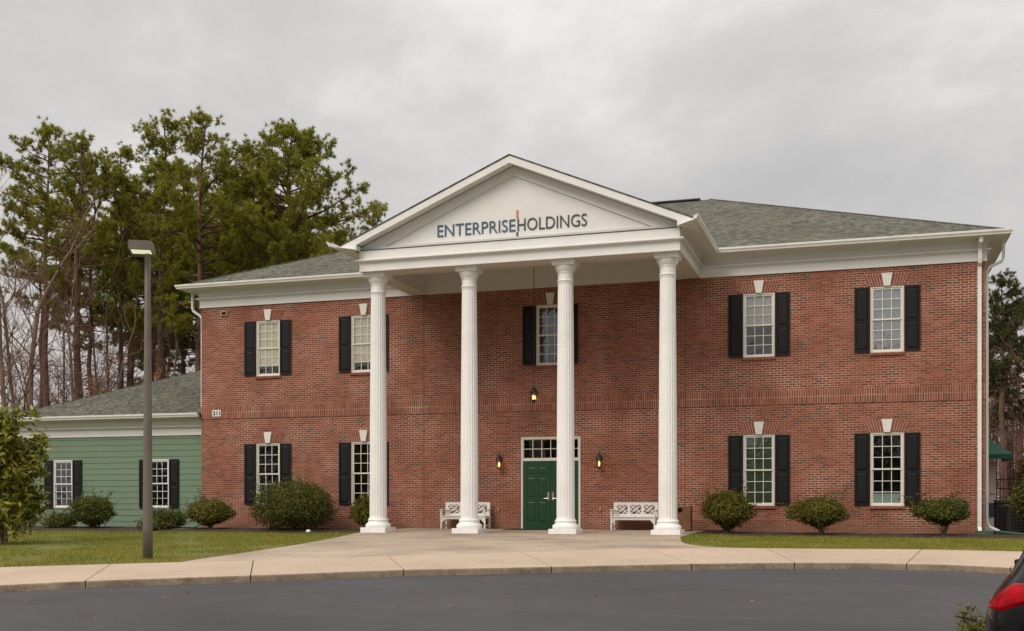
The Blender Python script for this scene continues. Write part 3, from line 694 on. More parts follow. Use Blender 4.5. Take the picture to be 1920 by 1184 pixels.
# raking cornice
z8 = 8.135
def rakez(x, d=0): return ez + ps * (pe - abs(x)) - d
fh = .205
outer = [(-pe, ez - .002), (0, prz - .002), (pe, ez - .002)]
mb = MB()
for s in (-1, 1):
    pl = [(s * pe, ez - .004), (0, prz - .004), (0, prz - fh), (s * PX * 1.003, rakez(PX, fh)), (s * PX * 1.003, z8), (s * (pe - .03), z8)]
    if s > 0: pl = pl[::-1]
    mb.prism(pl, pyf + .02, pyf + .06, 'y')
    mb.quad((s * PX, pyf + .06, rakez(PX, fh) + .02), (0, pyf + .06, prz - fh + .02), (0, PY + .03, prz - fh + .02), (s * PX, PY + .03, rakez(PX, fh) + .02))
    mb.quad((s * PX * 1.003, pyf + .06, z8), (s * PX * 1.003, pyf + .06, rakez(PX, fh)), (s * PX * 1.003, PY + .03, rakez(PX, fh)), (s * PX * 1.003, PY + .03, z8))
mb.build('raking_cornice', 'white', B)
mb = MB()
for s in (-1, 1):
    k = .0
    a = [(s * (PX - .02), rakez(PX, fh) + .0), (0, prz - fh + .02), (0, prz - fh - .26), (s * (PX - .66), 8.17)]
    a = [(s * PX, rakez(PX, fh) + .02), (0, prz - fh + .02), (0, prz - fh - .24), (s * (PX - .47), 8.165), (s * PX, 8.165)]
    if s > 0: a = a[::-1]
    mb.prism(a, PY + .06, PY + .115, 'y')
mb.build('raking_frieze', 'white', B)
mb = MB(); mb.prism([(-PX, 8.1), (PX, 8.1), (PX, rakez(PX, .2)), (0, prz - .1), (-PX, rakez(PX, .2))], PY + .115, PY + .15, 'y'); mb.build('tympanum', 'white', B)
mb = MB(); mb.box(-PX - .05, PX + .05, PY - .068, PY + .11, FZ + .597, FZ + .622); mb.build('flashing', 'dgrey', B)
# columns
def column_meshes():
    fl = 20; n = fl * 8; zb, zt = .40, 6.98; rb, rt = .253, .212
    v = []; f = []; zs = [zb + (zt - zb) * k / 16 for k in range(17)]; zs = [zb, zb + .02, zb + .09] + zs[1:-1] + [zt - .05, zt - .012, zt]
    for k, z in enumerate(zs):
        t = (z - zb) / (zt - zb); r = rb - (rb - rt) * (t ** 1.6)
        dep = .0 if k in (0, len(zs) - 1) else (.006 if k in (1, len(zs) - 2) else .011)
        for j in range(n):
            ph = (j % 8) / 8; q = 0 if ph < .14 else math.sin((ph - .14) / .86 * math.pi) ** .7
            rr = r - dep * q; a = 2 * math.pi * j / n; v.append((rr * math.cos(a), rr * math.sin(a), z))
    for k in range(len(zs) - 1):
        for j in range(n): f.append((k * n + j, k * n + (j + 1) % n, (k + 1) * n + (j + 1) % n, (k + 1) * n + j))
    sh = bpy.data.meshes.new('shaft'); sh.from_pydata(v, [], f); finish(sh)
    mb = MB(); mb.box(-.395, .395, -.395, .395, -.06, .11)
    pr = [(.345, .11), (.365, .125), (.375, .16), (.37, .20), (.345, .225), (.315, .235), (.315, .255), (.295, .27), (.285, .30), (.30, .315), (.305, .335), (.295, .355), (.275, .365), (.270, .40)]
    mb.lathe(pr, n=40); ba = mb.build('base', 'column').data
    mb = MB(); pr = [(.212, 6.975), (.228, 6.985), (.236, 7.005), (.228, 7.025), (.216, 7.03), (.216, 7.20), (.222, 7.205), (.236, 7.22), (.222, 7.235), (.226, 7.25), (.262, 7.30), (.292, 7.37), (.30, 7.41), (.29, 7.43)]
    mb.lathe(pr, n=40); mb.box(-.315, .315, -.315, .315, 7.43, 7.515); mb.box(-.34, .34, -.34, .34, 7.515, FZ - .004)
    for k in range(36):
        a = k / 36 * 2 * math.pi; mb.box(-.006, .006, .205, .224, 6.935, 6.965, Matrix.Rotation(a, 4, 'Z'))
    ca = mb.build('capital', 'column').data
    for nm in ('base', 'capital'): bpy.data.objects.remove(bpy.data.objects[nm])
    sh.materials.append(M['column'])
    return sh, ba, ca
shm, bam, cam_ = column_meshes()
for x in (-4.29, -1.44, 1.41, 4.27):
    c = bpy.data.objects.new('column', shm); COL.objects.link(c); c.parent = B; c.location = (x, -3.45, .0)
    for nm, me in (('base', bam), ('capital', cam_)):
        k = bpy.data.objects.new(nm, me); COL.objects.link(k); k.parent = c
        if nm == 'base': bv = k.modifiers.new('bevel', 'BEVEL'); bv.width = .006; bv.segments = 2; bv.limit_method = 'ANGLE'; bv.angle_limit = R(60)
# downspouts
def flat_pipe(mb, path, w=.10, d=.075, ax=(1, 0, 0)):
    A = Vector(ax)
    P = [Vector(p) for p in path]; k = len(P); vs = []
    for i in range(k):
        t = (P[min(i + 1, k - 1)] - P[max(i - 1, 0)]).normalized(); b = t.cross(A).normalized()
        for sa, sb in ((-1, -1), (1, -1), (1, 1), (-1, 1)): vs.append(P[i] + A * sa * w / 2 + b * sb * d / 2)
    fs = [(i * 4 + j, i * 4 + (j + 1) % 4, i * 4 + 4 + (j + 1) % 4, i * 4 + 4 + j) for i in range(k - 1) for j in range(4)] + [(3, 2, 1, 0), tuple((k - 1) * 4 + j for j in range(4))]
    mb.add(vs, fs)
mb = MB(); flat_pipe(mb, [(12.40, -.50, 8.16), (12.40, -.48, 8.02), (12.40, -.13, 7.86), (12.40, -.06, 7.72), (12.40, -.06, 7.4)]); flat_pipe(mb, [(12.40, -.205, 8.15), (12.40, -.205, 7.62), (12.40, -.17, 7.50), (12.40, -.058, 7.40), (12.40, -.055, .16), (12.40, -.20, .03)], .105, .075)
for z in (1.2, 4.4, 6.6): mb.box(12.335, 12.465, -.097, -.01, z, z + .03)
mb.build('downspout', 'gutter', B, bevel=.008)
mb = MB(); Yd = .35
flat_pipe(mb, [(13.06, Yd, 8.17), (13.06, Yd, 7.72), (13.02, Yd, 7.60), (12.70, Yd, 7.45), (12.63, Yd, 7.33), (12.63, Yd, .35), (12.68, Yd, .18), (12.95, Yd - .03, .04)], .10, .075, (0, 1, 0))
mb.build('downspout', 'gutter', B, bevel=.008)
mb = MB(); flat_pipe(mb, [(-12.98, .12, 8.17), (-12.98, .12, 7.62), (-12.94, .12, 7.50), (-12.66, .12, 7.32), (-12.59, .12, 7.20), (-12.59, .12, 4.15)], .09, .075, (0, 1, 0)); mb.build('downspout', 'gutter', B, bevel=.008)

# ------------------------------------------------------------------ green wing
G = empty('green_wing', (-16, .35, 0), 'low single storey wing with green clapboard siding at the left end of the brick building', 'building')
G.location = (0, 0, 0)
GY = .35; GL, GR = -20.75, -12.57; gz0, gz1 = -.05, 3.22
gw = [(-18.585, .63, 2.37), (-14.49, .64, 2.36)]; GWW = .84
mb = MB(); rev = .21; nc = int((gz1 - gz0) / rev) + 1
for k in range(nc):
    a, b = gz0 + k * rev, min(gz0 + (k + 1) * rev, gz1)
    zs = sorted({a, b, *[z for w in gw for z in w[1:] if a < z < b]})
    for c, d in zip(zs[:-1], zs[1:]):
        xs = [GL]; 
        for w in gw:
            if w[1] < (c + d) / 2 < w[2]: xs += [w[0] - GWW / 2 + .02, w[0] + GWW / 2 - .02]
        xs.append(GR)
        yf = lambda z: GY - .020 + .016 * (z - a) / rev
        for p, q in zip(xs[::2], xs[1::2]): mb.quad((p, yf(c), c), (q, yf(c), c), (q, yf(d), d), (p, yf(d), d))
    mb.quad((GL, GY + .0, a), (GR, GY + .0, a), (GR, GY - .020, a), (GL, GY - .020, a))
mb.quad((GL, 14, gz0), (GL, GY, gz0), (GL, GY, gz1), (GL, 14, gz1)); mb.quad((GR, 14, gz0), (GL, 14, gz0), (GL, 14, gz1), (GR, 14, gz1))
mb.build('siding', 'siding', G)
mb = MB(); mb.box(GL, GR, GY - .01, GY + .1, -.25, gz0); mb.build('foundation', 'archbrick', G)
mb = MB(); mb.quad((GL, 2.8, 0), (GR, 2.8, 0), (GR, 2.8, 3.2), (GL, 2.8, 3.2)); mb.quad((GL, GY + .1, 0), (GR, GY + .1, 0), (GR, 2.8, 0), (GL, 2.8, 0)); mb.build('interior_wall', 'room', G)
mb = MB(); mb.box(GR - .05, GR + .012, GY - .035, GY + .02, gz0, gz1); mb.build('corner_board', 'white', G)
mb = MB(); mb.box(GL - .03, GL + .06, GY - .035, GY + .02, gz0, gz1); mb.build('corner_board', 'white', G)
gpath = [(GL, 14), (GL, GY), (GR + .0, GY)]
gz = 3.92 - 8.155
capg = [(o, z - FZ + 3.20) for o, z in capw]
mb = sweep(MB(), gpath, capg); mb.build('cornice', 'white', G)
mb = sweep(MB(), gpath, [(0, 3.795), (.40, 3.795), (.40, 3.785), (.47, 3.785), (.47, 3.90)]); mb.build('eave_soffit', 'white', G)
mb = sweep(MB(), gpath, [(o - .06, z - 8.158 + 3.80) for o, z in gutter_prof(EO)], closed_prof=True); mb.build('gutter', 'gutter', G)
mb = MB(); gx, gy, gzz = GL - .49, GY - .49, 3.905; dg = GR - gx
mb.quad((gx, gy, gzz), (GR, gy, gzz), (GR, gy + dg, gzz + .415 * dg)); mb.quad((gx, gy + 2 * dg, gzz), (gx, gy, gzz), (GR, gy + dg, gzz + .415 * dg)); mb.quad((GR, gy + 2 * dg, gzz), (gx, gy + 2 * dg, gzz), (GR, gy + dg, gzz + .415 * dg))
mb.build('roof', 'shingle', G)
mb = MB(); mb.tube([(gx, gy, gzz), (GR - .05, gy + dg - .05, gzz + .415 * (dg - .05))], .03, 6); mb.build('ridge_cap', 'shingle', G)
for k, (x, z0, z1) in enumerate(gw):
    window(x, z0, z1, GWW, GY - .05, G, 90 + k, 'glass', None, 'white')
    for s in (-1, 1):
        a = x + s * (GWW / 2 + .005); b = x + s * (GWW / 2 + .395); shutter(min(a, b), max(a, b), z0 - .01, z1 - .0, GY - .018, G)

# ------------------------------------------------------------------ sign, plate and fittings
def text_mesh(body, x0, x1, z0, z1, y, depth=.02, bold=0.0):
    cu = bpy.data.curves.new('t', 'FONT'); cu.body = body; cu.extrude = .01; cu.resolution_u = 4; cu.offset = bold
    ob = bpy.data.objects.new('t', cu); COL.objects.link(ob)
    dg = bpy.context.evaluated_depsgraph_get(); me = bpy.data.meshes.new_from_object(ob.evaluated_get(dg))
    bpy.data.objects.remove(ob)
    co = np.empty(len(me.vertices) * 3); me.vertices.foreach_get('co', co); co = co.reshape(-1, 3); mn, mx_ = co.min(0), co.max(0)
    q = np.empty_like(co); q[:, 0] = x0 + (co[:, 0] - mn[0]) / (mx_[0] - mn[0]) * (x1 - x0); q[:, 2] = z0 + (co[:, 1] - mn[1]) / (mx_[1] - mn[1]) * (z1 - z0)
    q[:, 1] = y - (co[:, 2] - mn[2]) / (mx_[2] - mn[2]) * depth
    me.vertices.foreach_set('co', q.ravel()); me.update(); return me
ty = PY + .113
sg = empty('wall_sign', (0, ty, 8.4), 'ENTERPRISE HOLDINGS lettering in blue and grey on the white pediment', 'sign')
def sub(name, me, m, parent):
    o = link(name, me, m, parent); o.matrix_parent_inverse = parent.matrix_basis.inverted(); return o
bpy.context.view_layer.update()
o = sub('lettering', text_mesh('ENTERPRISE', -2.29, .045, 8.43, 8.775, ty), 'teal', sg); o['label'] = 'blue word ENTERPRISE'
o = sub('lettering', text_mesh('HOLDINGS', .105, 2.10, 8.43, 8.775, ty), 'dgrey', sg); o['label'] = 'grey word HOLDINGS'
def boxmesh(*a):
    mb = MB(); mb.box(*a); o = mb.build('tmp', 'white'); me = o.data; me.materials.clear(); bpy.data.objects.remove(o); return me
sub('bar', boxmesh(.075, .125, ty - .025, ty, 8.80, 9.02), 'orange', sg)['label'] = 'orange bar above the letter H'
sub('bar', boxmesh(.075, .125, ty - .025, ty, 8.235, 8.40), 'dgrey', sg)['label'] = 'grey bar below the letter H'
pl = empty('house_number_plate', (-11.93, -.03, 3.78), 'white plate with house number 211 on the brick band', 'sign')
bpy.context.view_layer.update()
sub('plate', boxmesh(-12.10, -11.76, -.035, -.023, 3.80, 4.02), 'white', pl)
sub('digits', text_mesh('211', -12.075, -11.785, 3.838, 3.982, -.0352, .006, .035), 'navy', pl)
def place(o, parent): o.parent = parent
def sconce(x, label):
    e = empty('wall_lantern', (x, 0, 1.9), label, 'lamp', 'lanterns beside the entrance')
    mb = MB(); mb.box(-.055, .055, -.018, -.001, .16, .36); mb.tube([(0, -.015, .30), (0, -.07, .36), (0, -.15, .42), (0, -.17, .46), (0, -.16, .50)], .013, 8); mb.lathe([(.02, .44), (.012, .50), (.018, .52), (.004, .56)], (0, -.16), 10)
    mb.build('bracket', 'iron', e)
    c = (0, -.16); mb = MB(); mb.lathe([(.115, .27), (.118, .285), (.095, .33), (.06, .39), (.028, .42), (.02, .45)], c, 16); mb.lathe([(.07, .0), (.078, .012), (.07, .025), (.03, .03)], c, 16); mb.lathe([(.01, -.04), (.022, -.02), (.03, .0)], c, 10)
    for k in range(6):
        a = k / 6 * 2 * math.pi + .3; mb.tube([(c[0] + .066 * math.cos(a), c[1] + .066 * math.sin(a), .02), (c[0] + .105 * math.cos(a), c[1] + .105 * math.sin(a), .275)], .006, 5)
    mb.build('cage', 'iron', e)
    mb = MB(); mb.lathe([(.062, .025), (.098, .27)], c, 18); mb.build('lantern_glass', 'lantern_glass', e)
    mb = MB(); mb.lathe([(.006, .06), (.022, .09), (.030, .13), (.022, .17), (.008, .20)], c, 12); mb.build('bulb', 'bulb', e)
    lp = bpy.data.lights.new('lantern_light', 'POINT'); lp.energy = .35; lp.color = (1, .6, .25); lp.shadow_soft_size = .04
    lo = bpy.data.objects.new('lantern_light', lp); COL.objects.link(lo); lo.parent = e; lo.location = (0, -.16, .215)
sconce(-1.63, 'lit black wall lantern left of the green doors'); sconce(1.60, 'lit black wall lantern right of the green doors')
e = empty('hanging_lantern', (0, -1.8, 3.77), 'lit black lantern hanging on a long chain under the portico', 'lamp')
mb = MB()
z = .50; top = zi + .62 - 3.77; k = 0
while z < top:
    a = (.012, 0) if k % 2 else (0, .012)
    mb.tube([(-a[0], -a[1], z), (-a[0], -a[1], z + .055)], .004, 4); mb.tube([(a[0], a[1], z), (a[0], a[1], z + .055)], .004, 4); z += .048; k += 1
mb.lathe([(.06, top - .03), (.05, top)], (0, 0), 14)
mb.build('chain', 'iron', e)
mb = MB(); mb.lathe([(.12, .33), (.125, .345), (.09, .40), (.05, .45), (.03, .465), (.035, .48), (.012, .50), (.006, .52)], n=16); mb.lathe([(.004, 0), (.015, .01), (.012, .03), (.05, .07), (.075, .10), (.075, .115), (.03, .12)], n=16)
for k in range(6):
    a = k / 6 * 2 * math.pi + .2; mb.tube([(.072 * math.cos(a), .072 * math.sin(a), .11), (.10 * math.cos(a), .10 * math.sin(a), .22), (.112 * math.cos(a), .112 * math.sin(a), .335)], .007, 5)
mb.build('cage', 'iron', e)
mb = MB(); mb.lathe([(.067, .118), (.095, .22), (.106, .33)], n=18); mb.build('lantern_glass', 'lantern_glass', e)
for k in range(3):
    a = k * 2.09 + .5; mb = MB(); mb.lathe([(.005, .13), (.018, .16), (.024, .19), (.014, .23), (.004, .26)], (.038 * math.cos(a), .038 * math.sin(a)), 10); mb.build('bulb', 'bulb', e)
def outlet(x, z, label, m='tan'):
    mb = MB(); mb.box(x - .035, x + .035, -.012, -.002, z - .058, z + .058); mb.box(x - .03, x + .03, -.05, -.012, z - .05, z + .04); tag(mb.build('wall_outlet', m, None, bevel=.004), label, 'outlet', 'weatherproof outlets on the brick wall')
outlet(-1.70, .62, 'small tan outlet box low on the brick wall left of the green doors'); outlet(1.60, .63, 'small tan outlet box low on the brick wall right of the green doors')
mb = MB(); x, z = -11.63, 7.33; mb.box(x - .14, x + .14, -.07, -.002, z + .045, z + .075); mb.box(x - .14, x - .085, -.05, -.002, z - .075, z + .045); mb.box(x + .085, x + .14, -.05, -.002, z - .075, z + .045); mb.box(x - .085, x + .085, -.05, -.002, z - .075, z - .05)
v_ = mb.build('wall_vent', 'tan'); tag(v_, 'small tan vent box high on the brick wall near its left corner', 'vent')
mb = MB(); mb.quad((x - .085, -.004, z - .05), (x + .085, -.004, z - .05), (x + .085, -.004, z + .045), (x - .085, -.004, z + .045)); mb.build('vent_opening', 'black', v_)
mb = MB(); pts = [(-1.16, -1.28), (.62, -1.28), (.62, -.18), (-1.16, -.18)]; mb.add([(x, y, .008) for x, y in pts] + [(x + (.02 if x < 0 else -.02), y + (.02 if y < -.7 else -.02), .024) for x, y in pts], [(4, 5, 6, 7)] + [(k, (k + 1) % 4, (k + 1) % 4 + 4, k + 4) for k in range(4)])
tag(mb.build('doormat', 'mat'), 'flat black doormat on the concrete before the green doors', 'doormat')

# ------------------------------------------------------------------ benches and bin
def bench(cx, w, label):
    e = empty('garden_bench', (cx, -.42, .0), label, 'bench', 'white lattice benches under the portico')
    h = w / 2; t = .05; f, b = -.27, .24
    mb = MB(); mb.box(-h + .02, h - .02, f - .02, b - .03, .395, .425); mb.build('seat', 'white', e, bevel=.006)
    mb = MB(); mb.box(-h + t, h - t, f + .005, f + .03, .315, .394)
    for s in (-1, 1): mb.prism([(s * (h - t), .315), (s * (h - t - .11), .315), (s * (h - t), .20)][::s], f + .008, f + .028, 'y')
    mb.build('apron', 'white', e)
    for s in (-1, 1):
        mb = MB(); mb.box(s * h - (t if s > 0 else 0), s * h + (0 if s > 0 else t), f, f + t, 0, .60); mb.build('leg', 'white', e, bevel=.004)
        mb = MB(); mb.box(s * h - (t if s > 0 else 0), s * h + (0 if s > 0 else t), b - t, b, 0, .84); mb.build('leg', 'white', e, bevel=.004)
        mb = MB(); mb.box(s * (h - .025) - .04, s * (h - .025) + .04, f - .03, b - t, .60, .63); mb.build('armrest', 'white', e, bevel=.006)
        mb = MB(); mb.box(s * (h - t / 2) - .015, s * (h - t / 2) + .015, f + t, b - t, .10, .14); mb.box(s * (h - t / 2) - .015, s * (h - t / 2) + .015, f + t, b - t, .33, .394); mb.build('side_rail', 'white', e)
    mb = MB(); y0, y1 = b - .045, b - .012; za, zb = .455, .845
    mb.box(-h + t, h - t, y0, y1, zb - .075, zb); mb.box(-h + t, h - t, y0, y1, za - .03, za + .045)
    n = 3; W_ = 2 * (h - t); pw = W_ / n; zc0, zc1 = za + .045, zb - .075
    for k in range(n + 1):
        x = -h + t + pw * k; hw = .038 if 0 < k < n else .05; mb.box(max(x - hw, -h + t), min(x + hw, h - t), y0, y1, zc0, zc1)
    mb2 = mb
    for k in range(n):
        xa = -h + t + pw * k + (.038 if k else .05); xb = -h + t + pw * (k + 1) - (.038 if k < n - 1 else .05); cxk = (xa + xb) / 2; ww = xb - xa; hh = zc1 - zc0; zm = (zc0 + zc1) / 2
        def bar(p, q, yo=0):
            a = Vector((cxk + p[0] * ww / 2, 0, zm + p[1] * hh / 2)); c = Vector((cxk + q[0] * ww / 2, 0, zm + q[1] * hh / 2)); d = (c - a); m = (a + c) / 2
            mt = Matrix.Translation(m) @ Matrix.Rotation(-math.atan2(d.z, d.x), 4, 'Y'); mb2.box(-d.length / 2, d.length / 2, y0 + .006 + yo, y1 - .006 - yo, -.013, .013, mt)
        bar((-1, -1), (1, 1)); bar((-1, 1), (1, -1), .002)
        bar((-1, .0), (-.5, .5), .001); bar((-.5, .5), (0, 1), .001); bar((0, 1), (.33, .67), .003); bar((1, 0), (.5, -.5), .001); bar((.5, -.5), (0, -1), .001); bar((-1, 0), (-.67, -.33), .003)
        bar((0, .5), (.5, 0), .0035); bar((0, -.5), (-.5, 0), .0035)
    mb.build('backrest', 'white', e)
bench(-2.66, 1.50, 'white lattice back bench behind the second column from the left'); bench(2.75, 1.36, 'white lattice back bench between the green doors and the rightmost column')
e = empty('litter_bin', (4.33, -.85, 0), 'brown square litter bin behind the foot of the rightmost column', 'bin')
mb = MB(); wall_with_holes(mb, -.2, .2, .03, .74, -.2, [(-.17, -.04, .55, .68)], .1)
mb.quad((.2, -.2, .03), (.2, .2, .03), (.2, .2, .74), (.2, -.2, .74)); mb.quad((-.2, .2, .03), (-.2, -.2, .03), (-.2, -.2, .74), (-.2, .2, .74)); mb.quad((.2, .2, .03), (-.2, .2, .03), (-.2, .2, .74), (.2, .2, .74)); mb.quad((-.2, -.2, .74), (.2, -.2, .74), (.2, .2, .74), (-.2, .2, .74))
mb.build('body', 'brown', e)
mb = MB(); mb.box(-.18, .18, -.18, .18, 0, .03); mb.quad((-.18, -.11, .54), (-.03, -.11, .54), (-.03, -.11, .70), (-.18, -.11, .70)); mb.build('liner', 'black', e)
mb = MB()
for y in (-.16, .16): mb.tube([(-.18, y, .74), (-.18, y, .84), (.18, y, .84), (.18, y, .74)], .008, 6); mb.tube([(0, y, .74), (0, y, .84)], .008, 6)
for x in (-.18, .18): mb.tube([(x, -.16, .84), (x, .16, .84)], .008, 6)
mb.build('top_rail', 'iron', e)

# ------------------------------------------------------------------ lamp post
e = empty('lamp_post', (-3.93, -14.96, float(H(-3.93, -14.96))), 'tall bronze lamp post with box head standing on the left lawn', 'street lamp')
mb = MB(); mb.lathe([(.096, -.1), (.093, .6), (.080, 2.6), (.066, 4.3), (.053, 5.9), (.05, 5.91)], n=20); mb.build('pole', 'polepaint', e, smooth=False)
for p in e.children:
    p.data.polygons.foreach_set('use_smooth', np.ones(len(p.data.polygons), bool))
hm = Matrix.Translation((-.02, -.16, 5.86)) @ Matrix.Rotation(R(30), 4, 'Z')
mb = MB(); w, d, h0, h1 = .215, .29, .02, .215
vs = [(-w, -d, h1), (w, -d, h1), (w, d, h1), (-w, d, h1), (-w, -d, h0 + .02), (w, -d, h0 + .02), (w, d, h0), (-w, d, h0)]
iw, idp = w - .03, d - .04
vs += [(-iw, -idp, h0 + .02), (iw, -idp, h0 + .02), (iw, idp - .1, h0 + .01), (-iw, idp - .1, h0 + .01)]
mb.add([tuple(hm @ Vector(p)) for p in vs], [(0, 1, 2, 3), (4, 5, 1, 0), (5, 6, 2, 1), (6, 7, 3, 2), (7, 4, 0, 3), (4, 8, 9, 5), (5, 9, 10, 6), (6, 10, 11, 7), (7, 11, 8, 4)])
mb.build('lamp_head', 'polepaint', e)
mb = MB(); mb.add([tuple(hm @ Vector(p)) for p in [(-iw, -idp, h0 + .03), (iw, -idp, h0 + .03), (iw, idp - .1, h0 + .025), (-iw, idp - .1, h0 + .025)]], [(3, 2, 1, 0)]); mb.build('lens', 'lampglow', e)

# ------------------------------------------------------------------ plants
def leaf_quads(P, nrm, rng, ln, wd):
    """rhombic leaves at points P facing roughly nrm"""
    n = len(P); a = rng.normal(size=(n, 3)); a = np.cross(nrm, a); a /= np.linalg.norm(a, axis=1)[:, None] + 1e-9
    a = a + nrm * rng.uniform(-.5, .9, (n, 1)); a /= np.linalg.norm(a, axis=1)[:, None]
    b = np.cross(nrm + rng.normal(size=(n, 3)) * .5, a); b /= np.linalg.norm(b, axis=1)[:, None] + 1e-9
    l = ln * rng.uniform(.55, 1.5, (n, 1)); w = wd * rng.uniform(.7, 1.3, (n, 1))
    return np.stack([P, P + a * l * .5 + b * w, P + a * l, P + a * l * .5 - b * w], 1)
def shrub(x, y, z, w, h, label, seed, n=6000, m='juniper', base=.25, ln=.07, wd=.02, d=None, open_base=0.0, bumps=10, name='shrub', group='shrubs planted along the building', spiky=.0):
    rng = np.random.default_rng(seed); d = d or w
    e = empty(name, (x, y, z), label, 'shrub', group)
    nb = bumps; B_ = rng.normal(size=(nb, 3)); B_ /= np.linalg.norm(B_, axis=1)[:, None]; A = rng.uniform(-.20, .20, nb)
    v = rng.normal(size=(n, 3)); v /= np.linalg.norm(v, axis=1)[:, None]
    r = 1 + (np.clip((v @ B_.T - .72) / .28, 0, 1) * A).sum(1)
    rad = rng.random(n) ** .34; spiky = spiky + .12; rad = np.where(rng.random(n) < spiky, rad * rng.uniform(1.0, 1.14, n), rad)
    p = v * (r * rad)[:, None]
    full = np.where(p[:, 2] < 0, 1 + .55 * np.clip(-p[:, 2], 0, 1) ** 1.2, 1.0) if open_base >= .29 or open_base == 0 else 1 + .15 * np.clip(-p[:, 2], 0, 1)
    p[:, :2] *= np.asarray(full)[:, None] if np.ndim(full) else full
    hz = (p[:, 2] + 1) / 2
    if open_base: p[:, :2] *= np.clip(open_base + (1 - open_base) * hz * 2.8, 0, 1.0)[:, None]
    q = np.stack([p[:, 0] * w / 2, p[:, 1] * d / 2, h * (base + (1 - base) * np.clip(hz, -.02, 1.2))], 1)
    nr = v + np.array([0, 0, .5]); nr /= np.linalg.norm(nr, axis=1)[:, None]
    # stray shoots standing out of the outline
    ns = 46; i_ = rng.choice(np.nonzero(rad > .8)[0], ns); per = 14; c0 = q[i_]; dv = nr[i_] + rng.normal(size=(ns, 3)) * .25; dv[:, 2] += .35; lt = rng.uniform(.08, .24, ns) * min(w, 1.5)
    sq = (c0[:, None, :] + dv[:, None, :] * (lt[:, None] * np.linspace(.1, 1, per)[None])[..., None] + rng.normal(size=(ns, per, 3)) * .008).reshape(-1, 3); sq[:, 2] = np.maximum(sq[:, 2], .02)
    q = np.concatenate([q, sq]); nr = np.concatenate([nr, np.repeat(dv / np.linalg.norm(dv, axis=1)[:, None], per, 0)])
    tri_obj('foliage', leaf_quads(q, nr, rng, ln, wd), 4, m, e)
    mb = MB(); rs = random.Random(seed)
    for k in range(11):
        a = rs.uniform(0, 6.28); t = rs.uniform(.3, .75)
        mb.tube([(rs.uniform(-.04, .04), rs.uniform(-.04, .04), -.04), (math.cos(a) * w * .18 * t, math.sin(a) * d * .18 * t, h * .3), (math.cos(a) * w * .42 * t, math.sin(a) * d * .42 * t, h * (.55 + .3 * rs.random()))], [.014 + .01 * rs.random(), .010, .004], 5)
    mb.build('stems', 'twig', e)
    return e
SH = [(-17.0, -1.7, 1.06, .50, 'small low dark shrub below the leftmost window of the green wing', 'juniper', .1, .0, 3500, 0),
      (-15.70, -1.7, 1.50, 1.12, 'upright dark shrub between the two windows of the green wing', 'juniper', .12, .35, 8000, .3),
      (-12.90, -1.7, 1.30, .60, 'low clipped shrub behind the lamp post', 'juniper', .08, .0, 6000, 0),
      (-11.22, -1.5, 1.55, 1.02, 'round shrub at the corner of green siding and brick', 'boxwood', .12, .3, 8000, .1),
      (-8.08, -1.6, 2.58, 1.58, 'largest dark green shrub covering part of a lower window', 'juniper', .02, .55, 20000, .15),
      (-5.62, -1.3, .95, 1.08, 'narrow rounded shrub half hidden by the leftmost column', 'boxwood', .06, .3, 6500, 0),
      (5.62, -1.6, 1.42, 1.22, 'feathery shrub right of the litter bin', 'boxwood', .12, .2, 9000, .3),
      (8.20, -1.6, 1.46, 1.05, 'rounded shrub between the two lower right windows', 'boxwood', .18, .15, 9500, .05),
      (11.38, -1.6, 1.42, .98, 'flat topped shrub with bare lower stems near the right downspout', 'juniper', .34, .12, 9000, .05)]
for k, (x, y, w, h, lab, m, base, ob, n, spk) in enumerate(SH):
    shrub(x, y, float(H(x, y)) + .01, w, h, lab, (20 if k != 4 else 80) + k, n, m, base, .075, .017, w * .9, ob, 14, spiky=spk)
# magnolia at the left edge
def magnolia(x, y, z):
    rng = np.random.default_rng(8); rs = random.Random(8); e = empty('magnolia_tree', (x, y, z), 'young magnolia with glossy yellow green leaves at the left edge of the lawn', 'tree')
    mb = MB(); ends = []
    for k in range(3):
        a = k * 2.1 + .4; P = [(math.cos(a) * .06, math.sin(a) * .06, -.05), (math.cos(a) * .14, math.sin(a) * .14, .8), (math.cos(a) * .3, math.sin(a) * .3, 1.9), (math.cos(a) * .22, math.sin(a) * .22, 3.2)]
        mb.tube(P, [.065, .05, .035, .012], 7)
        for j in range(19):
            t = rs.uniform(.2, 1); i = min(int(t * 3), 2); u = t * 3 - i; p = Vector(P[i]).lerp(Vector(P[i + 1]), u); b = rs.uniform(0, 6.28); ln = (1.25 - .75 * max(0, t - .4)) * rs.uniform(.45, 1.0)
            q = p + Vector((math.cos(b) * ln, math.sin(b) * ln, ln * rs.uniform(.1, .6))); m_ = p.lerp(q, .5) + Vector((0, 0, -.04)); mb.tube([p, m_, q], [.018, .012, .005], 5)
            for s in range(4): ends.append(p.lerp(q, rs.uniform(.5, 1.0)) + Vector((rs.gauss(0, .1), rs.gauss(0, .1), rs.gauss(0, .09))))
    mb.build('trunk', 'greybark', e)
    E_ = np.array([tuple(p) for p in ends]); n = 36
    P = np.repeat(E_, n, 0) + rng.normal(size=(len(E_) * n, 3)) * .105
    nr = P - np.repeat(E_ - np.array([0, 0, .12]), n, 0); nr /= np.linalg.norm(nr, axis=1)[:, None]
    tri_obj('crown', leaf_quads(P, nr, rng, .20, .043), 4, 'magnolia', e)
magnolia(-12.1, -9.8, float(H(-12.1, -9.8)))

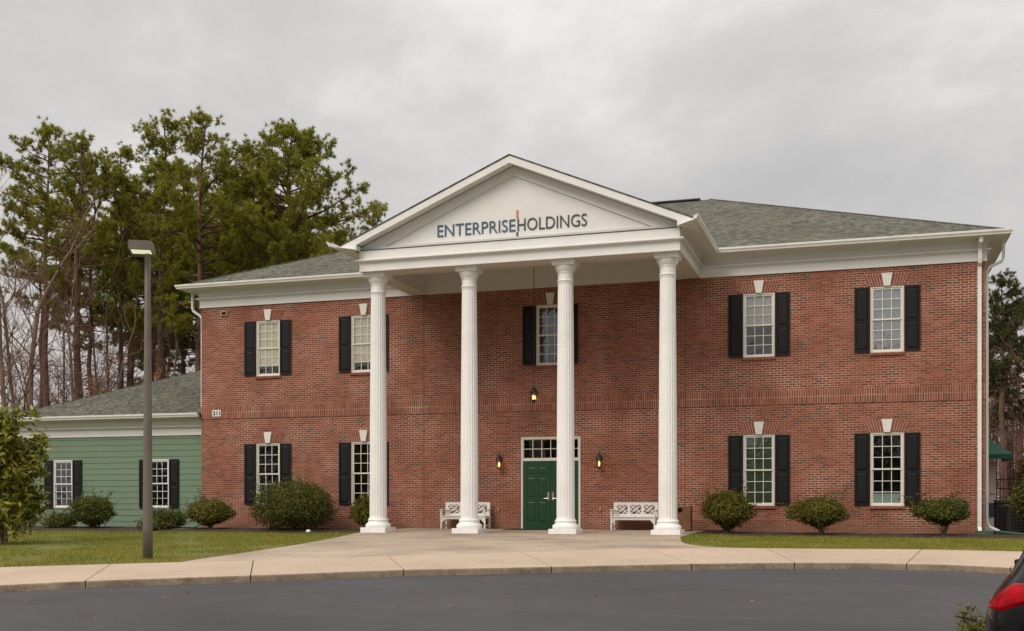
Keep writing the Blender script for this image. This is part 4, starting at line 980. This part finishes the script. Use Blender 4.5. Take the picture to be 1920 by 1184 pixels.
def rot_tufts(rng, n, k, ln, w, bias=None):
    """n star-bursts of k needles as triangles, (n,k,3,3)"""
    d = rng.normal(size=(n, k, 3))
    if bias is not None: d += bias[:, None, :] * 1.1
    d /= np.linalg.norm(d, axis=2)[..., None]
    s = np.cross(d, rng.normal(size=(n, k, 3))); s /= np.linalg.norm(s, axis=2)[..., None]
    l = ln * rng.uniform(.7, 1.2, (n, k, 1)); o = d * l * .08
    return np.stack([o - s * w, o + s * w, d * l], 2)
def pine(x, y, z, h, crown0, rad, seed, label, dens=1.0, m='pine', lean=0, tr=.2, group='pines behind the building', name='pine_tree', skew=0.0, bark='bark', needles=22, peak=.42):
    rng = np.random.default_rng(seed); rs = random.Random(seed)
    e = empty(name, (x, y, z), label, 'tree', group)
    mb = MB(); P = []; k = 9; wob = [rs.gauss(0, .10) for _ in range(k + 1)]
    for i in range(k + 1):
        t = i / k; P.append(Vector((lean * t * h + wob[i] * t * 1.4, wob[-i] * t, h * t * .985)))
    mb.tube(P, [max(.02, tr * (1 - .9 * (i / k) ** 1.15)) for i in range(k + 1)], 9)
    def at(t):
        t = min(max(t, 0), .9999) * k; i = int(t); return P[i].lerp(P[i + 1], t - i)
    tips = []; dirs = []
    nl = int(36 * dens * (1 - crown0) * 2.0)
    for j in range(nl):
        u = (j + rs.random()) / nl; t = crown0 + (1 - crown0) * u; a = rs.uniform(0, 6.28)
        shape = math.sin(math.pi * min(1, (u * (1 - peak) / .5 * .5 + peak * .62))) if False else (min(1, .55 + u / peak * .45) if u < peak else max(.12, math.cos((u - peak) / (1 - peak) * 1.45)))
        ln = rad * shape * rs.uniform(.55, 1.12) * (1 + skew * math.cos(a)); rise = rs.uniform(-.05, .35) + .55 * u
        p = at(t); d = Vector((math.cos(a), math.sin(a), rise)).normalized(); q = p + d * ln; q.z = min(q.z, h * 1.0 - .1)
        mid = p.lerp(q, .5) + Vector((rs.gauss(0, .1), rs.gauss(0, .1), -.06 * ln)); mb.tube([p, mid, q], [.012 + .017 * ln, .010 + .009 * ln, .012], 5, False)
        nt_ = max(4, int(ln * 3.6))
        for i in range(nt_):
            f = .34 + .66 * (i + rs.random()) / nt_; c = p.lerp(mid, f * 2) if f < .5 else mid.lerp(q, f * 2 - 1)
            sl_ = rs.uniform(.25, .85) * (1.15 - .45 * f); dd = Vector((rs.gauss(0, 1), rs.gauss(0, 1), rs.gauss(.45, .5))) + d * .8; dd.normalize(); s = c + dd * sl_
            mb.tube([c, s], [.012, .007], 3, False)
            for g in range(7):
                ff = rs.uniform(.35, 1.05); tips.append(c.lerp(s, ff) + Vector((rs.gauss(0, .10), rs.gauss(0, .10), rs.gauss(0, .09)))); dirs.append(dd)
    for j in range(int(9 * dens)):          # dead limb stubs under the crown
        t = rs.uniform(.45 * crown0 + .1, crown0); a = rs.uniform(0, 6.28); ln = rs.uniform(.5, 2.0); p = at(t)
        q = p + Vector((math.cos(a) * ln, math.sin(a) * ln, rs.uniform(-.3, .5) * ln)); mb.tube([p, p.lerp(q, .5) + Vector((0, 0, .1)), q], [.028, .018, .008], 4, False)
    mb.build('trunk', bark, e)
    T = np.array([tuple(p) for p in tips]); Dd = np.array([tuple(p) for p in dirs])
    V = rot_tufts(rng, len(T), needles, .20, .016, Dd) + T[:, None, None, :]
    tri_obj('crown', V, 3, m, e)
    return e
def bare_tree(x, y, z, h, tr, seed, label, lean=0.0, spread=.55, levels=5, group='bare trees behind the building', ivy=False, leaves=None, bark='greybark', name='bare_tree', trunk0=.32):
    rs = random.Random(seed); rng = np.random.default_rng(seed); e = empty(name, (x, y, z), label, 'tree', group)
    mb = MB(); tw = MB(); ends = []
    def grow(p, d, ln, r, lv):
        n = 4; P = [p]; q = p; dd = d.copy()
        for i in range(n):
            dd = (dd + Vector((rs.gauss(0, .10), rs.gauss(0, .10), rs.gauss(.05, .06))) * (.4 if lv == 0 else 1)).normalized(); q = q + dd * ln / n; P.append(q)
        (mb if lv < 2 else tw).tube(P, [r * (1 - .42 * i / n) for i in range(n + 1)], 7 if lv == 0 else (5 if lv < 2 else 3), False)
        if lv >= levels - 1: ends.append(P[-1]); ends.append(P[2]); return
        nb = 13 if lv == 0 else rs.choice((3, 3, 4))
        for k in range(nb):
            f = (trunk0 + (1 - trunk0) * (k + rs.random()) / nb) if lv == 0 else rs.uniform(.3, 1); i = min(int(f * n), n - 1); c = P[i].lerp(P[i + 1], f * n - i)
            a = Vector((rs.gauss(0, 1), rs.gauss(0, 1), rs.gauss(0, .35))).normalized(); nd = (dd * (1 - spread) + a * spread + Vector((0, 0, .25))).normalized()
            grow(c, nd, ln * (rs.uniform(.42, .66) if lv else rs.uniform(.10, .27)), r * (rs.uniform(.16, .30) if lv == 0 else rs.uniform(.38, .58)), lv + 1)
        grow(P[-1], dd, ln * (.32 if lv == 0 else .55), r * .55, lv + 1)
    grow(Vector((0, 0, 0)), Vector((lean, 0, 1)).normalized(), h * .74, tr * .62, 0)
    tr = tr
    mb.build('trunk', bark, e); tw.build('twigs', 'twig', e)
    if ivy:
        n = 3000; zz = rng.random(n) ** 1.4 * h * .2; a = rng.uniform(0, 6.28, n); rr = tr * (1.0 + .6 * rng.random(n)); ln_ = lean / math.sqrt(1 + lean * lean)
        Pq = np.stack([rr * np.cos(a) + zz * ln_, rr * np.sin(a), zz], 1); tri_obj('ivy', leaf_quads(Pq, np.stack([np.cos(a), np.sin(a), .3 + 0 * a], 1), rng, .13, .06), 4, 'ivy', e)
    if leaves:
        E_ = np.array([tuple(p) for p in ends]); n = leaves; P = np.repeat(E_, n, 0) + rng.normal(size=(len(E_) * n, 3)) * .14
        tri_obj('leaves', leaf_quads(P, rng.normal(size=P.shape), rng, .13, .045), 4, 'beech', e)
    return e
# (x, y, height, crown start fraction, crown radius, label, density, trunk radius)
from math import sin, cos
FWD = Vector((-sin(R(17.6)), cos(R(17.6)), 0)); RGT = Vector((cos(R(17.6)), sin(R(17.6)), 0))
def ground_at(side, depth):      # metres right of the view axis / ahead of the viewpoint -> plan position
    p = Vector((9.31, -33.3, 0)) + FWD * depth + RGT * side; return p.x, p.y
PN = [(-24.2, 57, 16.6, .66, 2.3, 'sparse pine at the far left edge of the pine group', .8, .17),
      (-21.9, 52, 18.6, .64, 2.6, 'tall thin crowned pine, leftmost of the tall pines', 1.25, .20),
      (-19.6, 50, 17.6, .60, 2.2, 'pine with straight reddish trunk left of the lamp post', 1.0, .24),
      (-21.8, 63, 18.2, .55, 2.8, 'pine standing behind the straight reddish trunk', 1.0, .2),
      (-17.9, 55, 17.9, .52, 2.4, 'pine directly behind the lamp head', 1.0, .24),
      (-17.6, 62, 19.2, .50, 3.0, 'far dense pine behind the lamp head', 1.1, .2),
      (-16.5, 52, 18.9, .50, 2.9, 'very tall dense pine just right of the lamp post', 1.25, .30),
      (-15.9, 64, 19.8, .52, 3.0, 'rear pine filling the gap right of the lamp post', 1.1, .22),
      (-14.0, 49.5, 18.3, .48, 2.9, 'very tall pine whose pale trunk stands by the left end of the upper eave', 1.25, .25),
      (-14.6, 60, 18.4, .52, 2.8, 'dense pine behind the left end of the upper eave', 1.2, .2),
      (-12.6, 58, 16.4, .45, 2.8, 'shorter dense pine over the left roof slope', 1.2, .2),
      (-14.2, 65, 18.4, .5, 3.0, 'rear pine in the dip between the two tallest crowns', 1.1, .2),
      (-9.8, 49, 17.5, .45, 3.7, 'broad round crowned pine, rightmost of the tall pines', 2.5, .26),
      (-9.6, 59, 15.4, .42, 2.8, 'rear pine low behind the broad round crown', 1.1, .2),
      (-8.3, 60, 14.6, .4, 2.5, 'shorter pine peeping over the roof below the broad round crown', 1.1, .18),
      (-7.75, 64, 18.3, .55, 1.5, 'small pine top beside the left slope of the pediment', .9, .15),
      (-23.4, 60, 16.8, .58, 2.6, 'slender pine between the two leftmost thin crowned pines', .9, .15),
      (-19.9, 58, 17.0, .56, 2.9, 'pine with low foliage left of the lamp head', 1.1, .18),
      (-17.2, 58, 16.2, .54, 3.2, 'bushy pine just right of the lamp head', 1.2, .18),
      (-15.4, 57, 16.6, .52, 3.2, 'bushy pine low between the two very tall pines', 1.2, .18),
      (-12.4, 53, 14.6, .5, 2.8, 'low bushy pine above the upper eave', 1.2, .18),
      (-11.2, 62, 17.0, .42, 3.2, 'rear bushy pine left of the broad round crown', 1.2, .18),
      (-20.9, 66, 16.0, .54, 3.0, 'rear bushy pine left of the lamp post', 1.1, .18),
      (-19.6, 55.5, 18.7, .55, 2.5, 'tall pine filling the gap just left of the lamp head', 1.1, .18),
      (-20.6, 54, 17.6, .55, 2.4, 'pine close behind the second thin crowned pine', 1.0, .16),
      (-12.9, 55, 17.2, .48, 2.6, 'pine in the dip left of the broad round crown', 1.1, .18),
      (26.6, 60, 13.2, .58, 2.1, 'pine with a ragged top just right of the brick building', .9, .2),
      (28.4, 62, 12.1, .48, 2.6, 'dense dark pine at the right edge of the view', 1.2, .2),
      (29.6, 70, 12.4, .42, 2.8, 'rear dark pine at the right edge of the view', 1.1, .2),
      (27.0, 72, 12.2, .45, 2.6, 'rear dark pine beyond the green awning', 1.1, .2)]
for k, (sd, dp, h, c0, rad, lab, dn, tr) in enumerate(PN):
    x, y = ground_at(sd, dp); right = sd > 0
    pine(x, y, -.2, h, c0 * .94, rad * 1.12, 100 + k, lab, dn * 1.15, 'pineR' if right else 'pine', 0, tr, 'pines right of the building' if right else 'pines behind the building')
BT = [(-20.2, 44.5, 13.0, .20, 'bare pale tree with ivy foot at the far left edge', -.02, True, None, .42),
      (-19.8, 46, 12.6, .24, 'thick bare forked tree with ivy foot, second bare tree from the left', -.05, True, None, .42),
      (-20.4, 50, 12.0, .12, 'thin bare tree right of the forked bare tree', .0, False, None, .4),
      (-18.4, 48, 9.0, .10, 'bare sapling left of the lamp post with curving stem', .05, False, None, .3),
      (-17.9, 47, 10.5, .16, 'bare tree leaning left across the lamp post gap', -.22, False, None, .3),
      (-17.2, 46, 6.2, .08, 'small beech holding tan leaves left of the lamp post', .0, False, 3, .2),
      (-15.9, 50, 11.0, .13, 'bare tree behind the lamp post pole', .10, False, None, .3),
      (-15.4, 47, 6.0, .08, 'small beech holding tan leaves right of the lamp post', .04, False, 2, .2),
      (-14.3, 53, 11.0, .11, 'bare tree above the green wing roof near the downspout', -.05, False, None, .3),
      (-21.5, 48, 9.0, .09, 'fine twigged bare sapling at the far left edge', .03, False, None, .2),
      (-21.0, 47, 12.5, .15, 'straight bare tree between the two ivy footed trees', .01, False, None, .45),
      (-19.3, 53, 13.0, .15, 'straight bare tree right of the forked bare tree, farther back', -.01, False, None, .45),
      (-18.9, 51, 11.5, .12, 'slim bare tree rising left of the straight reddish pine trunk', .02, False, None, .4),
      (-16.6, 54, 11.0, .14, 'slim bare tree close left of the lamp post pole', -.02, False, None, .4),
      (27.4, 58, 9.0, .11, 'bare tree right of the brick building above the awning', .0, False, None, .25),
      (28.6, 57, 9.5, .10, 'bare tree at the right edge above the fence', .04, False, None, .25),
      (28.1, 66, 10.0, .12, 'farther bare tree at the right edge', -.03, False, None, .25)]
for k, (sd, dp, h, tr, lab, ln, ivy, lv, t0) in enumerate(BT):
    x, y = ground_at(sd, dp)
    bare_tree(x, y, -.2, h, tr, 300 + k, lab, ln, .55, 5 if not lv else 4, 'bare trees right of the building' if sd > 0 else 'bare trees behind the building', ivy, lv, trunk0=t0)
# thin-stemmed wood further back
def far_wood(name, sides, depths, n, hh, seed, label, tr=.06):
    rs = random.Random(seed); mb = MB()
    for k in range(n):
        x, y = ground_at(rs.uniform(*sides), rs.uniform(*depths)); h = rs.uniform(*hh); P = [Vector((x, y, -.2))]; 
        for i in range(4): P.append(P[-1] + Vector((rs.gauss(0, .15), rs.gauss(0, .15), h / 4)))
        r = rs.uniform(.4, 1.2) * tr; mb.tube(P, [r, r * .8, r * .6, r * .4, r * .15], 4, False)
        for j in range(22):
            t = rs.uniform(.12, 1) * 3.99; i = int(t); p = P[i].lerp(P[i + 1], t - i); a = rs.uniform(0, 6.28); l = rs.uniform(.5, 1.9); q = p + Vector((cos(a) * l, sin(a) * l, rs.uniform(0, .9) * l)); mb.tube([p, q], [.016, .006], 3, False)
            for g in range(3):
                c = p.lerp(q, rs.uniform(.3, 1)); a2 = rs.uniform(0, 6.28); l2 = l * .5; mb.tube([c, c + Vector((cos(a2) * l2, sin(a2) * l2, rs.uniform(0, .9) * l2))], [.009, .005], 3, False)
    tag(mb.build(name, 'twig'), label, 'woodland', kind='stuff')
far_wood('bare_undergrowth', (-31, -9), (56, 74), 340, (4, 9.5), 7, 'haze of thin bare saplings between the pine trunks on the left')
far_wood('bare_wood', (26, 36), (66, 90), 230, (6, 12), 9, 'grey bare wood beyond the fence on the right', .10)
# wood on the other side of the road, seen only in the window panes
def opposite_wood():
    rng = np.random.default_rng(3); n = 330; x = rng.uniform(-75, 75, n); y = rng.uniform(-95, -78, n); hh = rng.uniform(0, 1, n) ** 1.3 * 14 + .3; c = np.stack([x, y, hh], 1)
    k = 150; P = np.repeat(c, k, 0) + rng.normal(size=(n * k, 3)) * np.array([2.0, 1.6, 1.6]); P[:, 2] = np.abs(P[:, 2])
    tag(tri_obj('opposite_wood', leaf_quads(P, rng.normal(size=P.shape), rng, .8, .3), 4, 'farwood'), 'dark pine wood across the road, reflected in the window panes', 'woodland', kind='stuff')
opposite_wood()

# ------------------------------------------------------------------ right-hand yard: annex, fence, units
A = empty('annex', (13.3, 7, 0), 'pale rendered rear annex with green canvas awning beyond the right corner', 'building')
mb = MB(); mb.box(-2.2, .26, 0, 2.2, -.2, 2.2); mb.build('wall', 'stucco', A)
mb = MB(); mb.box(-2.2, .22, -.05, -.001, .36, .82); mb.build('wall_panel', 'navy', A)
mb = MB(); mb.prism([(-1.0, 2.22), (.02, 2.95), (2.2, 2.95), (2.2, 2.2), (2.15, 2.2), (2.15, 2.25), (-.95, 2.25)], -.4, .66, 'x') if False else None
mb.add([(-2.2, -1.0, 2.42), (.68, -1.0, 2.42), (.68, -1.0, 2.26), (-2.2, -1.0, 2.26), (-2.2, 0, 3.0), (.02, 0, 3.0), (.68, 2.2, 2.42), (.68, 2.2, 2.26), (.02, 2.2, 3.0)], [(3, 2, 1, 0), (0, 1, 5, 4), (1, 6, 8, 5), (2, 7, 6, 1), (4, 5, 8)])
mb.build('awning', 'awning', A)
mb = MB(); mb.tube([(.12, -.005, 1.15), (.12, -.06, 1.15), (.24, -.06, 1.15)], .018, 6); mb.build('door_handle', 'steel', A)
F_ = empty('iron_fence', (13.7, 9, 0), 'black iron picket fence behind the yard right of the building', 'fence')
mb = MB()
for k in range(42): mb.box(k * .105, k * .105 + .02, -.01, .01, -.1, 1.80 + (.0 if k % 2 else .0))
mb.build('pickets', 'iron', F_)
for z in (.98, 1.30, 1.62):
    mb = MB(); mb.box(-.05, 4.4, -.018, .018, z, z + .035); mb.build('rail', 'iron', F_)
for x in (.86, 3.2):
    mb = MB(); mb.box(x, x + .06, -.03, .03, -.15, 1.88); mb.build('post', 'iron', F_)
mb = MB(); mb.box(13.5, 19, 10.2, 10.26, .95, 1.03)
for x in (13.6, 15.4, 17.2): mb.box(x, x + .06, 10.2, 10.26, -.2, .95)
tag(mb.build('pipe_railing', 'stucco'), 'pale horizontal railing seen through the black iron fence', 'railing')
def ac_unit(x, y, w, h, label):
    e = empty('air_conditioner', (x, y, -.08), label, 'air conditioner', 'air conditioners beside the building')
    mb = MB(); mb.box(0, w, 0, w, .02, h * .94); mb.build('coil', 'black', e)
    mb = MB()
    for k in range(12):
        t = w * k / 11; mb.box(t - .006, t + .006, -.014, -.004, .03, h * .93); mb.box(-.014, -.004, t - .006, t + .006, .03, h * .93)
    for k in range(9):
        z = .05 + h * .86 * k / 8; mb.box(-.02, w + .02, -.022, -.015, z, z + .012); mb.box(-.022, -.015, -.014, w + .02, z, z + .012)
    mb.build('grille', 'acmetal', e)
    mb = MB(); mb.box(-.03, w + .03, -.03, w + .03, h * .94, h); mb.build('lid', 'acmetal', e)
    mb = MB(); mb.box(-.03, w + .03, -.03, w + .03, 0, .03); mb.build('base_pan', 'acmetal', e)
    mb = MB(); mb.box(-.12, w + .12, -.12, w + .12, -.08, -.002); mb.build('pad', 'curbdirt', e)
ac_unit(13.02, 1.35, .85, 1.0, 'taller dark air conditioner against the right end of the building'); ac_unit(13.22, .25, .85, .83, 'shorter dark air conditioner in front, half behind the conifer')
shrub(13.78, -.75, -.09, .95, 1.75, 'dark conifer shrub at the right edge before the air conditioners', 61, 9000, 'juniper', .12, .09, .02, 1.1, .3, 16, 'conifer_shrub', 'yard plants', .3)
shrub(15.1, 8.0, -.15, 1.6, 3.0, 'rust tinged conifer behind the black fence', 62, 6000, 'rust', .1, .12, .03, 1.4, .3, 16, 'conifer_shrub', 'yard plants', .3)
for (x, y, a, label) in ((12.42, -.62, 0, 'green plastic splash block under the front downspout'), (13.05, -.45, 1.0, 'long green splash block by the air conditioner pad')):
    mb = MB(); w = .14; l = .62 if a == 0 else .8
    mb.add([(-w, .25, .06), (w, .25, .06), (w * 1.4, -l + .25, .02), (-w * 1.4, -l + .25, .02), (-w - .03, .25, .13), (w + .03, .25, .13), (w * 1.4 + .03, -l + .25, .06), (-w * 1.4 - .03, -l + .25, .06)], [(0, 1, 2, 3)[::-1], (0, 3, 7, 4), (1, 5, 6, 2), (0, 4, 5, 1)])
    o = mb.build('splash_block', 'greenplastic'); o.location = (x, y, float(H(x, -2)) + .01); o.rotation_euler = (0, 0, a); tag(o, label, 'splash block', 'splash blocks')
mb = MB(); mb.tube([(-12.5, -1.9, -.03), (-12.2, -2.1, -.05), (-11.9, -2.0, -.02), (-11.6, -2.1, -.04), (-11.5, -1.7, .1), (-11.5, -.2, .2)], .016, 6); tag(mb.build('garden_hose', 'greenplastic'), 'thin green hose lying on the mulch by the corner shrub', 'hose')
rs = random.Random(2); mb = MB(); mb.lathe([(.02, 0), (.07, .02), (.085, .05), (.06, .09), (.02, .11)], n=9); o = mb.build('stone', 'white', smooth=True); o.location = (-6.95, -2.75, -.10); tag(o, 'small white stone at the lawn edge below the largest shrub', 'stone')
# scattered leaves on road and walk
rng = np.random.default_rng(12); n = 60
LX = rng.uniform(-4, 14, n); LY = np.interp(LX, CBs[:, 0], CBs[:, 1]) - rng.uniform(.05, 6, n) ** 1.0
Z0 = np.interp(LX, CBs[:, 0], CBs[:, 2]); dd = np.interp(LX, CBs[:, 0], CBs[:, 1]) - LY; tt = np.clip(dd / 14, 0, 1); ss = tt * tt * (3 - 2 * tt)
P = np.stack([LX, LY, (Z0 - .012) * (1 - ss) - .70 * ss + .012], 1); nr = np.tile([0, 0, 1.0], (n, 1)) + rng.normal(size=(n, 3)) * .1
tag(tri_obj('fallen_leaves', leaf_quads(P, nr, rng, .05, .016), 4, 'beech'), 'scattered small dry leaves on the asphalt', 'leaves', kind='stuff')

# ------------------------------------------------------------------ parked car (rear left corner in view) and the island plant
def interp(tab, z): return float(np.interp(z, [t[0] for t in tab], [t[1] for t in tab]))
WT = [(.20, .80), (.35, .87), (.55, .905), (.74, .905), (.84, .875), (.92, .83), (.99, .775), (1.06, .715), (1.14, .67), (1.28, .61), (1.40, .54), (1.47, .45), (1.52, .3), (1.545, .1)]
Y0 = [(.20, .10), (.40, .0), (.60, -.03), (.80, .0), (.95, .06), (1.05, .15), (1.15, .27), (1.30, .48), (1.42, .72), (1.50, 1.0), (1.545, 1.5)]
Y1 = [(.20, 4.15), (.45, 4.25), (.65, 4.22), (.80, 4.0), (.92, 3.45), (1.0, 3.1), (1.2, 2.7), (1.42, 2.25), (1.50, 2.05), (1.545, 1.7)]
def plan(z, s):
    """half outline of the body at height z, s 0 (rear centre) .. 1 (front centre); left side"""
    w, a, b = interp(WT, z), interp(Y0, z), interp(Y1, z); th = math.pi * s; ex_ = .34
    c, sn = math.cos(th), math.sin(th); m = (a + b) / 2; hl = (b - a) / 2
    return Vector((-w * abs(sn) ** ex_, m - hl * math.copysign(abs(c) ** .42, c), z))
def surf(z, s):
    p = plan(z, s); e_ = .004; t = plan(z, min(s + e_, 1)) - plan(z, max(s - e_, 0)); u = plan(z + .01, s) - plan(z - .01, s); n_ = t.cross(u)
    if n_.length > 1e-9: n_.normalize()
    if n_.x > 0 and abs(p.x) > .2: n_ = -n_
    return p, n_
cp = Vector((9.31, -33.3, 0)) + FWD * 7.45 + RGT * 4.05
CAR = empty('parked_car', (cp.x, cp.y, -.70), 'black hatchback car parked at the lower right corner, rear end towards the viewer', 'car', rz=R(-13))
SS = np.concatenate([np.linspace(0, .06, 8), np.linspace(.07, .93, 44), np.linspace(.94, 1, 8)]); ZZ = np.concatenate([np.linspace(.2, 1.4, 42), np.linspace(1.42, 1.545, 10)])
v = []; f = []; n = len(SS)
for z in ZZ:
    for s in SS: v.append(tuple(plan(z, s)))
for j in range(len(ZZ) - 1):
    for i in range(n - 1): f.append((j * n + i + 1, j * n + i, (j + 1) * n + i, (j + 1) * n + i + 1))
v2 = [(-x, y, z) for x, y, z in v]; o_ = len(v); f2 = [tuple(k + o_ for k in q[::-1]) for q in f]
top = [tuple((len(ZZ) - 1) * n + i for i in range(n)) + tuple(o_ + (len(ZZ) - 1) * n + i for i in range(n - 1, -1, -1))]
mesh_obj('body', v + v2, f + f2 + top, 'car', CAR, smooth=True)
def patch(name, m, z0, z1, s0, s1, off, mirror=True, nz=12, ns=18, zf=None, both=False):
    vs = []; fs = []
    for j in range(nz + 1):
        for i in range(ns + 1):
            s = s0 + (s1 - s0) * i / ns; a, b = (z0, z1) if zf is None else zf((s - s0) / (s1 - s0)); z = a + (b - a) * j / nz
            p, nn = surf(z, s); edge = 0 if (i in (0, ns) or j in (0, nz)) else 1; vs.append(p + nn * (off * edge - .002 * (1 - edge)))
    for j in range(nz):
        for i in range(ns): fs.append((j * (ns + 1) + i + 1, j * (ns + 1) + i, (j + 1) * (ns + 1) + i, (j + 1) * (ns + 1) + i + 1))
    if mirror == 'join':
        k = len(vs); vs = vs + [Vector((-p.x, p.y, p.z)) for p in vs]; fs = fs + [tuple(q + k for q in f[::-1]) for f in fs]
    mesh_obj(name, [tuple(p) for p in vs], fs, m, CAR, smooth=True)
    if mirror is True: mesh_obj(name, [(-p.x, p.y, p.z) for p in vs], [q[::-1] for q in fs], m, CAR, smooth=True)
patch('rear_window', 'carglass', 1.045, 1.40, .0, .135, .010, 'join')
patch('side_window', 'carglass', 1.04, 1.38, .30, .46, .008); patch('side_window', 'carglass', 1.04, 1.38, .475, .66, .008)
patch('windscreen', 'carglass', 1.02, 1.40, .91, 1.0, .008, 'join')
patch('taillight', 'redlens', .80, 1.0, .006, .29, .022, zf=lambda t: (.93 - .125 * min(1, t * 1.7), 1.015 - .01 * t - .17 * max(0, t - .62) / .38))
patch('bumper', 'carglass', .22, .46, .0, .16, .02, 'join')
for (sx_, y) in ((-1, .75), (1, .75), (-1, 3.35), (1, 3.35)):
    mb = MB(); c = (sx_ * .80, y, .32)
    prf = [(.20, -.105), (.29, -.11), (.32, -.08), (.325, 0), (.32, .08), (.29, .11), (.20, .105)]
    mb.lathe(prf, n=28); w_ = mb.build('wheel', 'rubber', CAR, smooth=True); w_.location = c; w_.rotation_euler = (0, R(90), 0)
    mb = MB(); mb.lathe([(.20, -.112), (.19, -.09), (.05, -.10), (.02, -.115), (.02, .115), (.05, .10), (.19, .09), (.20, .112)], n=20); r_ = mb.build('rim', 'steel', w_)
for s in (-1, 1):
    mb = MB(); mb.add([(s * .76, 2.70, .97), (s * .90, 2.66, .96), (s * .91, 2.68, 1.06), (s * .74, 2.72, 1.07), (s * .76, 2.80, .97), (s * .88, 2.80, .97), (s * .88, 2.80, 1.05), (s * .74, 2.80, 1.06)], [(0, 1, 2, 3), (4, 7, 6, 5), (0, 4, 5, 1), (3, 2, 6, 7), (1, 5, 6, 2), (0, 3, 7, 4)]); mb.build('mirror', 'car', CAR, bevel=.02)
# planting island beside the car
ip = Vector((9.31, -33.3, 0)) + FWD * 9.4 + RGT * 4.1
mb = MB(); mb.lathe([(1.25, -.72), (1.25, -.60), (1.15, -.58), (.6, -.55), (.01, -.53)], (ip.x + .3, ip.y), 28); struct(mb.build('planting_island', 'mulch'))
shrub(ip.x + .0, ip.y, -.62, .60, .50, 'low evergreen plant on the island beside the car', 71, 3500, 'boxwood', .1, .08, .009, .52, .2, 16, 'island_plant', None, .5)
